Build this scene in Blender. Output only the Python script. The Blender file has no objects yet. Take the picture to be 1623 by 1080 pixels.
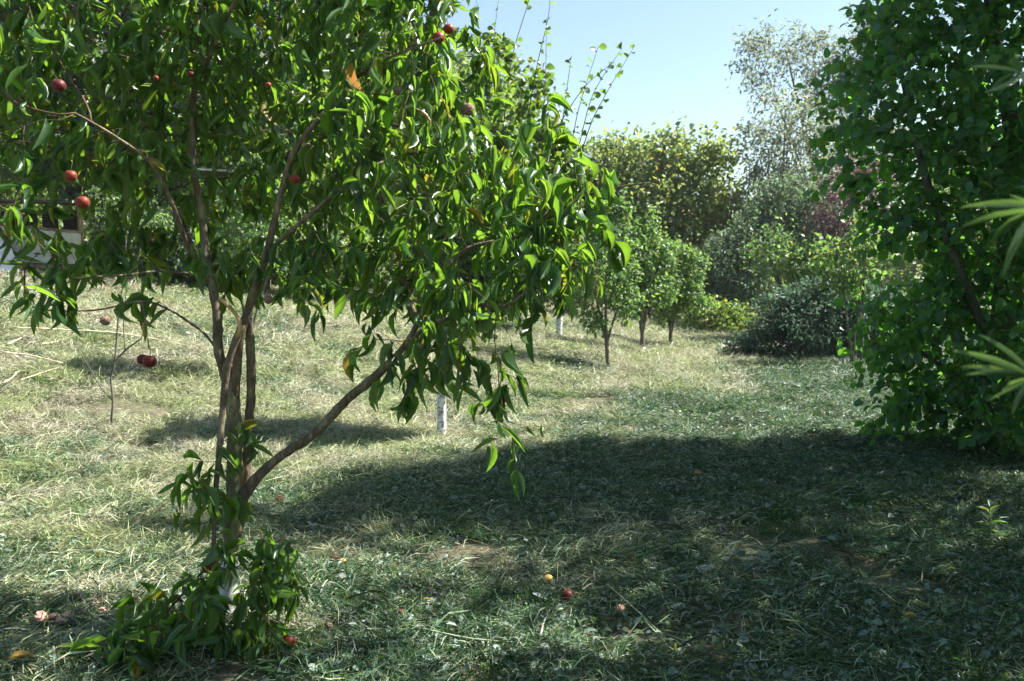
import bpy, math, random
import numpy as np
from mathutils import Vector

random.seed(7)
R = np.random.default_rng(11)
S = bpy.context.scene
C = S.collection
rad = math.radians

# ------------------------------------------------------------------ camera, sky, sun, exposure
CAM_H = 1.55
PITCH = math.atan(100 / 1578.0)
cam_d = bpy.data.cameras.new('camera')
cam = bpy.data.objects.new('camera', cam_d)
C.objects.link(cam)
cam_d.lens = 35.0
cam_d.sensor_width = 36.0
cam_d.clip_start = 0.05
cam_d.clip_end = 2000
cam.location = (0, 0, CAM_H)
cam.rotation_euler = (math.pi / 2 - PITCH, 0, 0)
cam_d.dof.use_dof = True
cam_d.dof.focus_distance = 4.9
cam_d.dof.aperture_fstop = 6.3
S.camera = cam

SUN_EL, SUN_AZ = 50.0, 74.0
W = bpy.data.worlds.new('World')
S.world = W
W.use_nodes = True
nt = W.node_tree
bg = nt.nodes['Background']
sky = nt.nodes.new('ShaderNodeTexSky')
sky.sky_type = 'NISHITA'
sky.sun_disc = False
sky.sun_elevation = rad(SUN_EL)
sky.sun_rotation = rad(SUN_AZ)
sky.altitude = 200
sky.air_density = 1.0
sky.dust_density = 1.5
sky.ozone_density = 0.6
tint = nt.nodes.new('ShaderNodeMix'); tint.data_type = 'RGBA'; tint.blend_type = 'MULTIPLY'; tint.inputs[0].default_value = 1
tint.inputs[7].default_value = (.96, 1.0, .93, 1)
nt.links.new(sky.outputs[0], tint.inputs[6])
nt.links.new(tint.outputs[2], bg.inputs[0])
bg.inputs[1].default_value = 0.07

sd = bpy.data.lights.new('sun', 'SUN')
sd.energy = 5.0
sd.angle = rad(0.53)
sd.color = (1.0, 0.965, 0.91)
sun = bpy.data.objects.new('sun', sd)
C.objects.link(sun)
sv = Vector((math.sin(rad(SUN_AZ)) * math.cos(rad(SUN_EL)), math.cos(rad(SUN_AZ)) * math.cos(rad(SUN_EL)), math.sin(rad(SUN_EL))))
sun.rotation_euler = sv.to_track_quat('Z', 'Y').to_euler()

S.view_settings.view_transform = 'Standard'
S.view_settings.look = 'None'
S.view_settings.exposure = 1.7
S.view_settings.gamma = 1.0
S.view_settings.use_curve_mapping = False
S.cycles.max_bounces = 8
S.cycles.transmission_bounces = 6
S.cycles.diffuse_bounces = 4
S.cycles.glossy_bounces = 2
S.cycles.use_denoising = True
S.cycles.sample_clamp_indirect = 8

# ------------------------------------------------------------------ noise, terrain, sight lines
LAT = np.random.default_rng(5).random((8, 128, 128))


def noise2(x, y, scale, seed=0):
    x = np.asarray(x, float) / scale + 37.3
    y = np.asarray(y, float) / scale + 11.7
    xi = np.floor(x).astype(int); yi = np.floor(y).astype(int)
    fx = x - xi; fy = y - yi
    fx = fx * fx * (3 - 2 * fx); fy = fy * fy * (3 - 2 * fy)
    L = LAT[seed % 8]
    g = lambda a, b: L[a % 128, b % 128]
    return (g(xi, yi) * (1 - fx) + g(xi + 1, yi) * fx) * (1 - fy) + (g(xi, yi + 1) * (1 - fx) + g(xi + 1, yi + 1) * fx) * fy


def ground_h(x, y):
    x = np.asarray(x, float); y = np.asarray(y, float)
    e = np.interp(y, [0, 9, 15.5, 20, 30, 45], [-9, -3.6, 1.9, 3.3, 4.5, 5.5])
    v = (e - x) / 0.6
    d = 0.6 * np.where(v > 30, v, np.log1p(np.exp(np.clip(v, -40, 30))))
    h = 0.185 * d
    h = 2.4 * np.tanh(h / 2.4)
    far = np.clip((y - 60) / 60, 0, 1)
    h = h * (1 - far)
    n = (noise2(x, y, 1.6, 1) - .5) * .10 + (noise2(x, y, .45, 2) - .5) * .06 + (noise2(x, y, .16, 3) - .5) * .022
    return h + n


CP, SP = math.cos(PITCH), math.sin(PITCH)


def P(px, py, D):
    """the place at depth D that the sight line through this picture point passes"""
    a = (px - 811.5) / 1578.0
    b = (540 - py) / 1578.0
    t = D / (CP + b * SP)
    return np.array([a * t, D, CAM_H + t * (b * CP - SP)])


def G(px, py):
    """where that sight line meets the ground"""
    a = (px - 811.5) / 1578.0
    b = (540 - py) / 1578.0
    ds = np.linspace(1.5, 60, 4000)
    t = ds / (CP + b * SP)
    z = CAM_H + t * (b * CP - SP)
    below = np.nonzero(z <= ground_h(a * t, ds))[0]
    i = below[0] if len(below) else 3999
    return np.array([a * t[i], ds[i], float(ground_h(a * t[i], ds[i]))])


def in_view(p, m=30):
    d = p[:, 1] * CP - (p[:, 2] - CAM_H) * SP
    u = p[:, 1] * SP + (p[:, 2] - CAM_H) * CP
    d = np.maximum(d, .05)
    X = 811.5 + 1578 * p[:, 0] / d
    Y = 540 - 1578 * u / d
    return (X > -m) & (X < 1623 + m) & (Y > -m) & (Y < 1080 + m), d


# ------------------------------------------------------------------ mesh gathering
class Acc:
    def __init__(s):
        s.v = []; s.l = []; s.n = []; s.c = 0

    def add(s, verts, faces):
        """faces: list of index tuples"""
        s.v.append(np.asarray(verts, float))
        for f in faces:
            s.n.append(np.array([len(f)]))
            s.l.append(np.asarray(f) + s.c)
        s.c += len(verts)

    def add_arr(s, verts, loops, sizes):
        s.v.append(verts); s.l.append(loops + s.c); s.n.append(sizes); s.c += len(verts)

    def mesh(s, name, mat, smooth=True):
        me = bpy.data.meshes.new(name)
        if not s.v:
            return me
        v = np.concatenate(s.v); l = np.concatenate(s.l); n = np.concatenate(s.n)
        me.vertices.add(len(v)); me.vertices.foreach_set('co', v.astype(np.float32).ravel())
        me.loops.add(len(l)); me.loops.foreach_set('vertex_index', l.astype(np.int32))
        me.polygons.add(len(n))
        st = np.concatenate([[0], np.cumsum(n)[:-1]])
        me.polygons.foreach_set('loop_start', st.astype(np.int32))
        me.polygons.foreach_set('loop_total', n.astype(np.int32))
        me.polygons.foreach_set('use_smooth', np.full(len(n), smooth))
        me.update(calc_edges=True)
        me.materials.append(mat)
        return me


def link(name, me, parent=None, loc=None):
    o = bpy.data.objects.new(name, me)
    C.objects.link(o)
    if parent is not None:
        o.parent = parent
        o.location = -Vector(parent.location) if loc is None else loc
    elif loc is not None:
        o.location = loc
    return o


def tag(o, label=None, cat=None, group=None, kind=None):
    if label: o['label'] = label
    if cat: o['category'] = cat
    if group: o['group'] = group
    if kind: o['kind'] = kind
    return o


def thing(name, loc, label, cat, group=None):
    o = bpy.data.objects.new(name, None)
    C.objects.link(o)
    o.empty_display_size = .2
    o.location = Vector([float(q) for q in loc])
    return tag(o, label, cat, group)


def unit(a):
    return a / np.maximum(np.linalg.norm(a, axis=-1, keepdims=True), 1e-9)


def tube(acc, pts, radii, sides=6, rough=0.0):
    pts = np.asarray(pts, float); radii = np.asarray(radii, float)
    n = len(pts)
    if n < 2: return
    t = np.empty_like(pts)
    t[1:-1] = pts[2:] - pts[:-2]; t[0] = pts[1] - pts[0]; t[-1] = pts[-1] - pts[-2]
    t = unit(t)
    ref = np.array([1., 0, 0]) if abs(t[0][0]) < .8 else np.array([0, 1., 0])
    U = np.empty_like(pts)
    u = ref
    for i in range(n):
        u = u - t[i] * (u @ t[i]); u = u / (np.linalg.norm(u) + 1e-9); U[i] = u
    V = np.cross(t, U)
    a = np.arange(sides) * 2 * math.pi / sides
    rr = radii[:, None] * (1 + (rough * (R.random((n, sides)) - .5) if rough else 0))
    ring = pts[:, None, :] + rr[:, :, None] * (np.cos(a)[None, :, None] * U[:, None, :] + np.sin(a)[None, :, None] * V[:, None, :])
    v = ring.reshape(-1, 3)
    i0 = np.arange(n - 1)[:, None] * sides
    j = np.arange(sides)[None, :]; j2 = (j + 1) % sides
    q = np.stack([i0 + j, i0 + j2, i0 + sides + j2, i0 + sides + j], -1).reshape(-1, 4)
    v = np.vstack([v, pts[-1] + t[-1] * radii[-1] * .6, pts[0] - t[0] * radii[0] * .2])
    k = n * sides
    cap = np.stack([(n - 1) * sides + j[0], (n - 1) * sides + j2[0], np.full(sides, k)], -1)
    cap2 = np.stack([j2[0], j[0], np.full(sides, k + 1)], -1)
    acc.add_arr(v, np.concatenate([q.ravel(), cap.ravel(), cap2.ravel()]),
                np.concatenate([np.full(len(q), 4), np.full(2 * sides, 3)]))


def smooth_line(pts, radii, step=.06, wob=0.0):
    """Catmull-Rom through the points, densified"""
    pts = np.asarray(pts, float); radii = np.asarray(radii, float)
    ex = np.vstack([2 * pts[0] - pts[1], pts, 2 * pts[-1] - pts[-2]])
    op, orr = [], []
    for i in range(len(pts) - 1):
        a, b, c, d = ex[i:i + 4]
        k = max(2, int(np.linalg.norm(c - b) / step))
        for j in range(k):
            t = j / k
            op.append(.5 * ((2 * b) + (-a + c) * t + (2 * a - 5 * b + 4 * c - d) * t * t + (-a + 3 * b - 3 * c + d) * t ** 3))
            orr.append(radii[i] * (1 - t) + radii[i + 1] * t)
    op.append(pts[-1]); orr.append(radii[-1])
    op = np.array(op); orr = np.array(orr)
    if wob:
        op[1:] += (R.random((len(op) - 1, 3)) - .5) * wob * 2 * orr[1:, None]
        orr = orr * (1 + (R.random(len(orr)) - .5) * .12)
    return op, orr


# ------------------------------------------------------------------ leaves
def leaf_template(st, w, fold=.25, curl=.3, wave=0.0, seed=0):
    """3-wide strip along x; curl bends the tip down (-z)"""
    rg = np.random.default_rng(seed)
    n = len(st); v = []
    x = z = 0.0; prev = st[0]
    for i in range(n):
        ds = st[i] - prev; prev = st[i]
        ang = curl * (st[i] ** 1.3) * 1.5
        x += ds * math.cos(ang); z -= ds * math.sin(ang)
        hw = w[i] * .5
        e = wave * (rg.random(2) - .5)
        v += [[x, hw, z + hw * fold + e[0]], [x, 0, z], [x, -hw, z + hw * fold + e[1]]]
    f = []
    for i in range(n - 1):
        a = i * 3
        f += [(a, a + 3, a + 4, a + 1), (a + 1, a + 4, a + 5, a + 2)]
    return np.array(v), np.array(f)


def diamond(fold=.2, curl=.2):
    v = np.array([[0, 0, 0], [.45, .5, fold * .5], [1, 0, -curl], [.45, -.5, fold * .5]])
    return v, np.array([(0, 2, 1), (0, 3, 2)])


def frames(d, up, roll):
    """rotation matrices with x along d and z roughly along up, rolled"""
    d = unit(d)
    s = unit(np.cross(up, d)); n = np.cross(d, s)
    c, q = np.cos(roll)[:, None], np.sin(roll)[:, None]
    s2 = s * c + n * q; n2 = -s * q + n * c
    return np.stack([d, s2, n2], -1)


def bake(acc, pos, M, L, Wd, temps, rg=R):
    if len(pos) == 0: return
    k = rg.integers(0, len(temps), len(pos))
    for ti, (tv, tf) in enumerate(temps):
        m = k == ti
        if not m.any(): continue
        loc = tv[None] * np.stack([L[m], Wd[m], L[m]], -1)[:, None, :]
        v = np.einsum('nij,nkj->nki', M[m], loc) + pos[m][:, None, :]
        N, K = v.shape[:2]
        l = (tf[None] + (np.arange(N) * K)[:, None, None]).reshape(-1)
        acc.add_arr(v.reshape(-1, 3), l, np.full(N * len(tf), tf.shape[1]))


PST = [0, .07, .25, .5, .72, .9, 1.0]
PW = [.10, .22, .86, 1.0, .78, .36, .03]
PEACH_T = [leaf_template(PST, PW, f, c, .02, i) for i, (f, c) in enumerate([(.45, .25), (.6, .5), (.35, .7), (.8, .35), (.5, .95), (.3, .1)])]
BST = [0, .12, .4, .7, .92, 1.0]
BWD = [.08, .34, .92, 1.0, .55, .12]
BROAD_T = [leaf_template(BST, BWD, f, c, .05, i + 10) for i, (f, c) in enumerate([(.25, .2), (.4, .4), (.15, .6), (.5, .1)])]
PLUM_T = [leaf_template([0, .3, .65, 1.0], [.12, .9, .8, .05], f, c, .04, i + 20) for i, (f, c) in enumerate([(.3, .3), (.5, .6), (.2, .1)])]
FAR_T = [diamond(.3, .2), diamond(.6, .35), diamond(.1, .05)]
PEACH_L = [leaf_template([0, .25, .5, .78, 1.0], [.12, .86, 1.0, .66, .03], f, c, .02, i + 50) for i, (f, c) in enumerate([(.45, .25), (.6, .5), (.35, .7), (.8, .35), (.5, .95), (.3, .1)])]
ROUND_L = [leaf_template([0, .4, .75, 1.0], [.2, .95, .95, .25], f, c, .05, i + 60) for i, (f, c) in enumerate([(.25, .2), (.4, .4), (.15, .6), (.5, .1)])]
NARROW_T = [leaf_template(PST, [.08, .3, .8, 1, .8, .4, .04], f, c, .0, i + 30) for i, (f, c) in enumerate([(.25, .2), (.35, .4)])]


# ------------------------------------------------------------------ growing branches
def colonize(attr, nodes, parents, step, infl, kill, iters=70, bias=(0, 0, 0), rg=R):
    nodes = [np.asarray(q, float) for q in nodes]; parents = list(parents)
    A = np.asarray(attr, float)
    base = np.array(nodes)
    D = np.linalg.norm(A[:, None, :] - base[None], axis=2)
    ni = D.argmin(1); nd = D.min(1)
    kids = {}
    first = len(nodes)
    for it in range(iters):
        al = nd > kill
        A, ni, nd = A[al], ni[al], nd[al]
        use = nd < infl
        if not use.any():
            if len(A) == 0: break
            use = nd <= np.partition(nd, min(3, len(nd) - 1))[min(3, len(nd) - 1)]
        idx = np.unique(ni[use])
        new = []; newi = []
        for i in idx:
            if kids.get(i, 0) >= 3: continue
            d = unit(A[use & (ni == i)] - nodes[i]).sum(0)
            d = unit(d + np.asarray(bias) + (rg.random(3) - .5) * .5)
            kids[i] = kids.get(i, 0) + 1
            new.append(nodes[i] + d * step); newi.append(len(nodes) + len(new) - 1); parents.append(i)
        if not new: break
        nodes += new
        na = np.array(new)
        D = np.linalg.norm(A[:, None, :] - na[None], axis=2)
        j = D.argmin(1); dm = D[np.arange(len(A)), j]
        b = dm < nd
        nd = np.where(b, dm, nd); ni = np.where(b, np.array(newi)[j], ni)
    return np.array(nodes), np.array(parents), first


def pipe_radii(parents, n, first, r0, ex=2.4):
    acc = np.zeros(n)
    r = np.zeros(n)
    for i in range(n - 1, -1, -1):
        r[i] = max(acc[i], 1e-12) ** (1 / ex) if acc[i] > 0 else r0
        if i >= first or parents[i] >= 0:
            if parents[i] >= 0: acc[parents[i]] += r[i] ** ex
    return r


def chains(parents, r, first, n):
    ch = {}
    for i in range(first, n): ch.setdefault(parents[i], []).append(i)
    out = []
    for root in list(ch.keys()):
        ks = sorted(ch[root], key=lambda q: -r[q])
        for m, k in enumerate(ks):
            if root >= first and m == 0: continue
            c = [root, k]
            while k in ch:
                k = max(ch[k], key=lambda q: r[q]); c.append(k)
            out.append(c)
    return out


def blob_points(blobs, n, rg=R, shell=.55):
    """points in a set of ellipsoids (cx,cy,cz,rx,ry,rz,weight)"""
    b = np.array(blobs, float)
    vol = b[:, 3] * b[:, 4] * b[:, 5] * b[:, 6]
    k = rg.choice(len(b), n, p=vol / vol.sum())
    d = unit(rg.normal(size=(n, 3)))
    rr = rg.random(n) ** (1 / 3.0 * shell / .55 * .75)
    return b[k, :3] + d * rr[:, None] * b[k, 3:6]


def pix_blobs(lst):
    out = []
    for px, py, D, rx, ry, rD, w in lst:
        c = P(px, py, D); s = D / 1578.0
        out.append((c[0], c[1], c[2], rx * s, rD, ry * s, w))
    return out


def spawn_twigs(nodes, parents, r, first, rmax, k, seg, nseg, r0, rg, lift=.15, sag=.12):
    """short side shoots on the thin wood"""
    idx = np.array([i for i in range(first, len(nodes)) if r[i] < rmax])
    cnt = rg.poisson(k, len(idx)); rep_ = np.repeat(idx, cnt)
    if len(rep_) == 0: return nodes, parents, r
    t = unit(nodes[rep_] - nodes[parents[rep_]])
    d = unit(t * .45 + unit(rg.normal(size=t.shape)) * .9 + np.array([0, 0, lift]))
    N0 = len(nodes); cur = rep_; pos = nodes[rep_]; out_n, out_p, out_r = [nodes], [parents], [r]
    for j in range(nseg):
        d = unit(d + rg.normal(size=d.shape) * .18 - np.array([0, 0, sag]))
        pos = pos + d * seg * (.7 + .6 * rg.random((len(d), 1)))
        out_n.append(pos); out_p.append(cur); out_r.append(np.full(len(pos), r0 * (1 - .25 * j)))
        cur = N0 + np.arange(len(pos)); N0 += len(pos)
    return np.vstack(out_n), np.concatenate(out_p), np.concatenate(out_r)


def leaf_places(nodes, parents, r, first, rmax, per, spread, rg=R, droop=.6, side=.8, fwd=.5, clump=0.0):
    idx = np.array([i for i in range(first, len(nodes)) if r[i] < rmax])
    if len(idx) == 0: return np.zeros((0, 3)), np.zeros((0, 3))
    t = unit(nodes[idx] - nodes[parents[idx]])
    cnt = rg.poisson(per, len(idx)) if per > 0 else np.zeros(len(idx), int)
    if clump:
        haskid = np.zeros(len(nodes), bool); haskid[parents[first:]] = True
        cnt = np.where(~haskid[idx], cnt + rg.poisson(clump, len(idx)), cnt)
    k = np.repeat(np.arange(len(idx)), cnt)
    seg = nodes[idx][k] - nodes[parents[idx]][k]
    pos = nodes[idx][k] - seg * rg.random((len(k), 1))
    pos = pos + rg.normal(size=pos.shape) * spread
    s = unit(np.cross(t[k], rg.normal(size=pos.shape)))
    d = t[k] * fwd + s * side * (.5 + rg.random((len(k), 1))) + np.array([0, 0, -1]) * droop * (.4 + rg.random((len(k), 1)))
    return pos, unit(d)


# ------------------------------------------------------------------ materials
def mat_new(name):
    m = bpy.data.materials.new(name); m.use_nodes = True
    m.node_tree.nodes.clear()
    return m, m.node_tree.nodes, m.node_tree.links


def ramp(N, stops):
    r = N.new('ShaderNodeValToRGB')
    e = r.color_ramp.elements
    while len(e) > 1: e.remove(e[-1])
    e[0].position = stops[0][0]; e[0].color = (*stops[0][1], 1)
    for p, c in stops[1:]:
        q = e.new(p); q.color = (*c, 1)
    return r


def rnd_value(N, K):
    g = N.new('ShaderNodeNewGeometry'); o = N.new('ShaderNodeObjectInfo')
    a = N.new('ShaderNodeMath'); a.operation = 'ADD'
    f = N.new('ShaderNodeMath'); f.operation = 'FRACT'
    K.new(g.outputs['Random Per Island'], a.inputs[0]); K.new(o.outputs['Random'], a.inputs[1]); K.new(a.outputs[0], f.inputs[0])
    return f.outputs[0], g


def leaf_mat(name, stops, trans, tmix=.42, rough=.38, under=(.16, .21, .13), spec=.5, undermix=.55, clump=None):
    m, N, K = mat_new(name)
    rv, g = rnd_value(N, K)
    cr = ramp(N, stops); K.new(rv, cr.inputs[0])
    mu = N.new('ShaderNodeMix'); mu.data_type = 'RGBA'
    ml = N.new('ShaderNodeMath'); ml.operation = 'MULTIPLY'; ml.inputs[1].default_value = undermix
    K.new(g.outputs['Backfacing'], ml.inputs[0]); K.new(ml.outputs[0], mu.inputs[0])
    K.new(cr.outputs[0], mu.inputs[6]); mu.inputs[7].default_value = (*under, 1)
    col = mu.outputs[2]
    gp = N.new('ShaderNodeNewGeometry'); sp = N.new('ShaderNodeTexNoise'); sp.inputs['Scale'].default_value = 70; sp.inputs['Detail'].default_value = 3
    K.new(gp.outputs['Position'], sp.inputs['Vector'])
    sr = ramp(N, [(.66, (0, 0, 0)), (.70, (1, 1, 1))]); K.new(sp.outputs[0], sr.inputs[0])
    sm = N.new('ShaderNodeMix'); sm.data_type = 'RGBA'; K.new(sr.outputs[0], sm.inputs[0]); K.new(col, sm.inputs[6]); sm.inputs[7].default_value = (.16, .11, .05, 1)
    col = sm.outputs[2]
    # brightness drift from leaf group to leaf group
    tc = N.new('ShaderNodeNewGeometry')
    nz = N.new('ShaderNodeTexNoise'); nz.inputs['Scale'].default_value = 1.7; nz.inputs['Detail'].default_value = 3
    K.new(tc.outputs['Position'], nz.inputs['Vector'])
    mr = N.new('ShaderNodeMapRange'); mr.inputs[1].default_value = .3; mr.inputs[2].default_value = .7
    mr.inputs[3].default_value = .75; mr.inputs[4].default_value = 1.3
    K.new(nz.outputs[0], mr.inputs[0])
    vm = N.new('ShaderNodeVectorMath'); vm.operation = 'SCALE'
    K.new(col, vm.inputs[0]); K.new(mr.outputs[0], vm.inputs['Scale'])
    b = N.new('ShaderNodeBsdfPrincipled')
    K.new(vm.outputs[0], b.inputs['Base Color'])
    b.inputs['Roughness'].default_value = rough
    b.inputs['Specular IOR Level'].default_value = spec
    n2 = N.new('ShaderNodeTexNoise'); n2.inputs['Scale'].default_value = 55; n2.inputs['Detail'].default_value = 2
    K.new(tc.outputs['Position'], n2.inputs['Vector'])
    bp = N.new('ShaderNodeBump'); bp.inputs['Strength'].default_value = .25; bp.inputs['Distance'].default_value = .004
    K.new(n2.outputs[0], bp.inputs['Height']); K.new(bp.outputs[0], b.inputs['Normal'])
    tr = N.new('ShaderNodeBsdfTranslucent')
    tcx = ramp(N, [(0, tuple(c * .75 for c in trans)), (.6, trans), (.93, (trans[0] * 1.25, trans[1] * 1.05, trans[2])), (1, (trans[0] * 1.8, trans[1] * .9, trans[2]))])
    K.new(rv, tcx.inputs[0]); K.new(tcx.outputs[0], tr.inputs[0])
    mx = N.new('ShaderNodeMixShader'); mx.inputs[0].default_value = tmix
    K.new(b.outputs[0], mx.inputs[1]); K.new(tr.outputs[0], mx.inputs[2])
    o = N.new('ShaderNodeOutputMaterial'); K.new(mx.outputs[0], o.inputs[0])
    return m


def bark_mat(name, c1, c2, c3, scale=18, bump=.6, lime=None):
    m, N, K = mat_new(name)
    g = N.new('ShaderNodeNewGeometry')
    mp = N.new('ShaderNodeMapping'); mp.inputs['Scale'].default_value = (1, 1, .35)
    K.new(g.outputs['Position'], mp.inputs[0])
    n1 = N.new('ShaderNodeTexNoise'); n1.inputs['Scale'].default_value = scale; n1.inputs['Detail'].default_value = 8; n1.inputs['Roughness'].default_value = .7
    K.new(mp.outputs[0], n1.inputs['Vector'])
    cr = ramp(N, [(.3, c1), (.52, c2), (.72, c3)]); K.new(n1.outputs[0], cr.inputs[0])
    b = N.new('ShaderNodeBsdfPrincipled'); b.inputs['Roughness'].default_value = .85; b.inputs['Specular IOR Level'].default_value = .25
    K.new(cr.outputs[0], b.inputs['Base Color'])
    n2 = N.new('ShaderNodeTexNoise'); n2.inputs['Scale'].default_value = scale * 3; n2.inputs['Detail'].default_value = 6
    K.new(mp.outputs[0], n2.inputs['Vector'])
    bp = N.new('ShaderNodeBump'); bp.inputs['Strength'].default_value = bump; bp.inputs['Distance'].default_value = .01
    K.new(n2.outputs[0], bp.inputs['Height']); K.new(bp.outputs[0], b.inputs['Normal'])
    o = N.new('ShaderNodeOutputMaterial'); K.new(b.outputs[0], o.inputs[0])
    return m


def blade_mat(name, stops, tmix=.3, rough=.6, tint=(.55, .75, .4)):
    m, N, K = mat_new(name)
    rv, g = rnd_value(N, K)
    cr = ramp(N, stops); K.new(rv, cr.inputs[0])
    nz = N.new('ShaderNodeTexNoise'); nz.inputs['Scale'].default_value = 1.1; nz.inputs['Detail'].default_value = 5; nz.inputs['Roughness'].default_value = .65
    K.new(g.outputs['Position'], nz.inputs['Vector'])
    mr = ramp(N, [(.38, (0, 0, 0)), (.62, (1, 1, 1))]); K.new(nz.outputs[0], mr.inputs[0])
    ml = N.new('ShaderNodeMix'); ml.data_type = 'RGBA'; ml.blend_type = 'MULTIPLY'
    K.new(mr.outputs[0], ml.inputs[0]); K.new(cr.outputs[0], ml.inputs[6]); ml.inputs[7].default_value = (*tint, 1)
    b = N.new('ShaderNodeBsdfPrincipled'); b.inputs['Roughness'].default_value = rough; b.inputs['Specular IOR Level'].default_value = .35
    K.new(ml.outputs[2], b.inputs['Base Color'])
    tr = N.new('ShaderNodeBsdfTranslucent'); K.new(ml.outputs[2], tr.inputs[0])
    mx = N.new('ShaderNodeMixShader'); mx.inputs[0].default_value = tmix
    K.new(b.outputs[0], mx.inputs[1]); K.new(tr.outputs[0], mx.inputs[2])
    o = N.new('ShaderNodeOutputMaterial'); K.new(mx.outputs[0], o.inputs[0])
    return m


def plain_mat(name, c1, c2, scale=12, rough=.8, bump=.3, stops=(.35, .65)):
    m, N, K = mat_new(name)
    g = N.new('ShaderNodeTexCoord')
    n1 = N.new('ShaderNodeTexNoise'); n1.inputs['Scale'].default_value = scale; n1.inputs['Detail'].default_value = 6
    K.new(g.outputs['Object'], n1.inputs['Vector'])
    cr = ramp(N, [(stops[0], c1), (stops[1], c2)]); K.new(n1.outputs[0], cr.inputs[0])
    b = N.new('ShaderNodeBsdfPrincipled'); b.inputs['Roughness'].default_value = rough
    K.new(cr.outputs[0], b.inputs['Base Color'])
    bp = N.new('ShaderNodeBump'); bp.inputs['Strength'].default_value = bump; bp.inputs['Distance'].default_value = .005
    K.new(n1.outputs[0], bp.inputs['Height']); K.new(bp.outputs[0], b.inputs['Normal'])
    o = N.new('ShaderNodeOutputMaterial'); K.new(b.outputs[0], o.inputs[0])
    return m


M = {}
M['peach_leaf'] = leaf_mat('peach_leaf', [(0, (.022, .060, .018)), (.5, (.032, .085, .022)), (.85, (.05, .11, .025)), (.991, (.075, .13, .02)), (.996, (.28, .11, .02))],
                           (.27, .52, .035), .43, .34, (.07, .13, .065), .5, .6)
M['hedge_leaf'] = leaf_mat('hedge_leaf', [(0, (.012, .045, .026)), (.45, (.024, .08, .036)), (.8, (.045, .12, .045)), (.97, (.08, .16, .05)), (1, (.07, .13, .03))],
                           (.20, .54, .05), .47, .3, (.06, .13, .08), .5, .5)
M['apricot_leaf'] = leaf_mat('apricot_leaf', [(0, (.03, .075, .025)), (.6, (.045, .10, .03)), (1, (.09, .14, .03))], (.24, .42, .04), .4, .4)
M['plum_leaf'] = leaf_mat('plum_leaf', [(0, (.04, .09, .04)), (.6, (.06, .125, .045)), (.96, (.09, .16, .05)), (1, (.2, .2, .05))], (.24, .44, .08), .45, .42)
M['wood_leaf'] = leaf_mat('wood_leaf', [(0, (.035, .08, .03)), (.6, (.05, .11, .035)), (1, (.10, .15, .04))], (.28, .44, .06), .42, .45)
M['dark_leaf'] = leaf_mat('dark_leaf', [(0, (.018, .045, .022)), (.7, (.028, .065, .028)), (1, (.05, .09, .03))], (.13, .24, .04), .35, .45)
M['walnut_leaf'] = leaf_mat('walnut_leaf', [(0, (.055, .10, .04)), (.55, (.08, .135, .05)), (.92, (.12, .17, .055)), (1, (.2, .2, .06))], (.34, .46, .10), .45, .45)
M['willow_leaf'] = leaf_mat('willow_leaf', [(0, (.10, .14, .11)), (.6, (.15, .19, .15)), (1, (.22, .25, .17))], (.34, .42, .22), .45, .5, (.28, .33, .3))
M['olive_leaf'] = leaf_mat('olive_leaf', [(0, (.07, .12, .08)), (.6, (.10, .165, .11)), (1, (.17, .23, .14))], (.20, .34, .13), .38, .5, (.24, .28, .24))
M['thicket_leaf'] = leaf_mat('thicket_leaf', [(0, (.06, .10, .08)), (.7, (.095, .15, .12)), (1, (.16, .22, .17))], (.14, .28, .14), .35, .5, (.11, .18, .15))
M['purple_leaf'] = leaf_mat('purple_leaf', [(0, (.05, .028, .045)), (.7, (.08, .045, .065)), (1, (.12, .08, .08))], (.22, .10, .12), .35, .5, (.12, .09, .11))
M['spray_leaf'] = leaf_mat('spray_leaf', [(0, (.06, .12, .03)), (.8, (.09, .15, .035)), (1, (.22, .24, .05))], (.36, .56, .06), .5, .42)
M['near_leaf'] = leaf_mat('near_leaf', [(0, (.035, .075, .05)), (1, (.06, .11, .06))], (.22, .40, .07), .35, .18, (.12, .18, .08), .6, .3)
M['weed_leaf'] = leaf_mat('weed_leaf', [(0, (.028, .08, .03)), (.7, (.045, .115, .035)), (1, (.09, .16, .05))], (.24, .45, .06), .35, .42)
M['peach_bark'] = bark_mat('peach_bark', (.05, .036, .026), (.15, .115, .075), (.32, .29, .18), 26, .9)
M['green_bark'] = bark_mat('green_bark', (.055, .045, .03), (.17, .16, .085), (.33, .32, .17), 20, 1.0)
M['twig_bark'] = bark_mat('twig_bark', (.05, .03, .02), (.11, .07, .04), (.18, .13, .08), 40, .3)
M['grey_bark'] = bark_mat('grey_bark', (.05, .045, .04), (.12, .11, .09), (.22, .2, .17), 16)
M['lime_paint'] = plain_mat('lime_paint', (.20, .18, .15), (.74, .74, .72), 30, .9, .8, (.38, .56))
M['split_wood'] = plain_mat('split_wood', (.42, .24, .10), (.62, .42, .22), 30, .8, .6)
M['dead_twig'] = plain_mat('dead_twig', (.22, .2, .18), (.42, .4, .37), 30, .85, .4)
M['straw'] = plain_mat('straw', (.46, .38, .24), (.66, .58, .42), 20, .6, .2)
M['green_stalk'] = plain_mat('green_stalk', (.2, .28, .14), (.38, .44, .28), 20, .6, .2)


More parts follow.
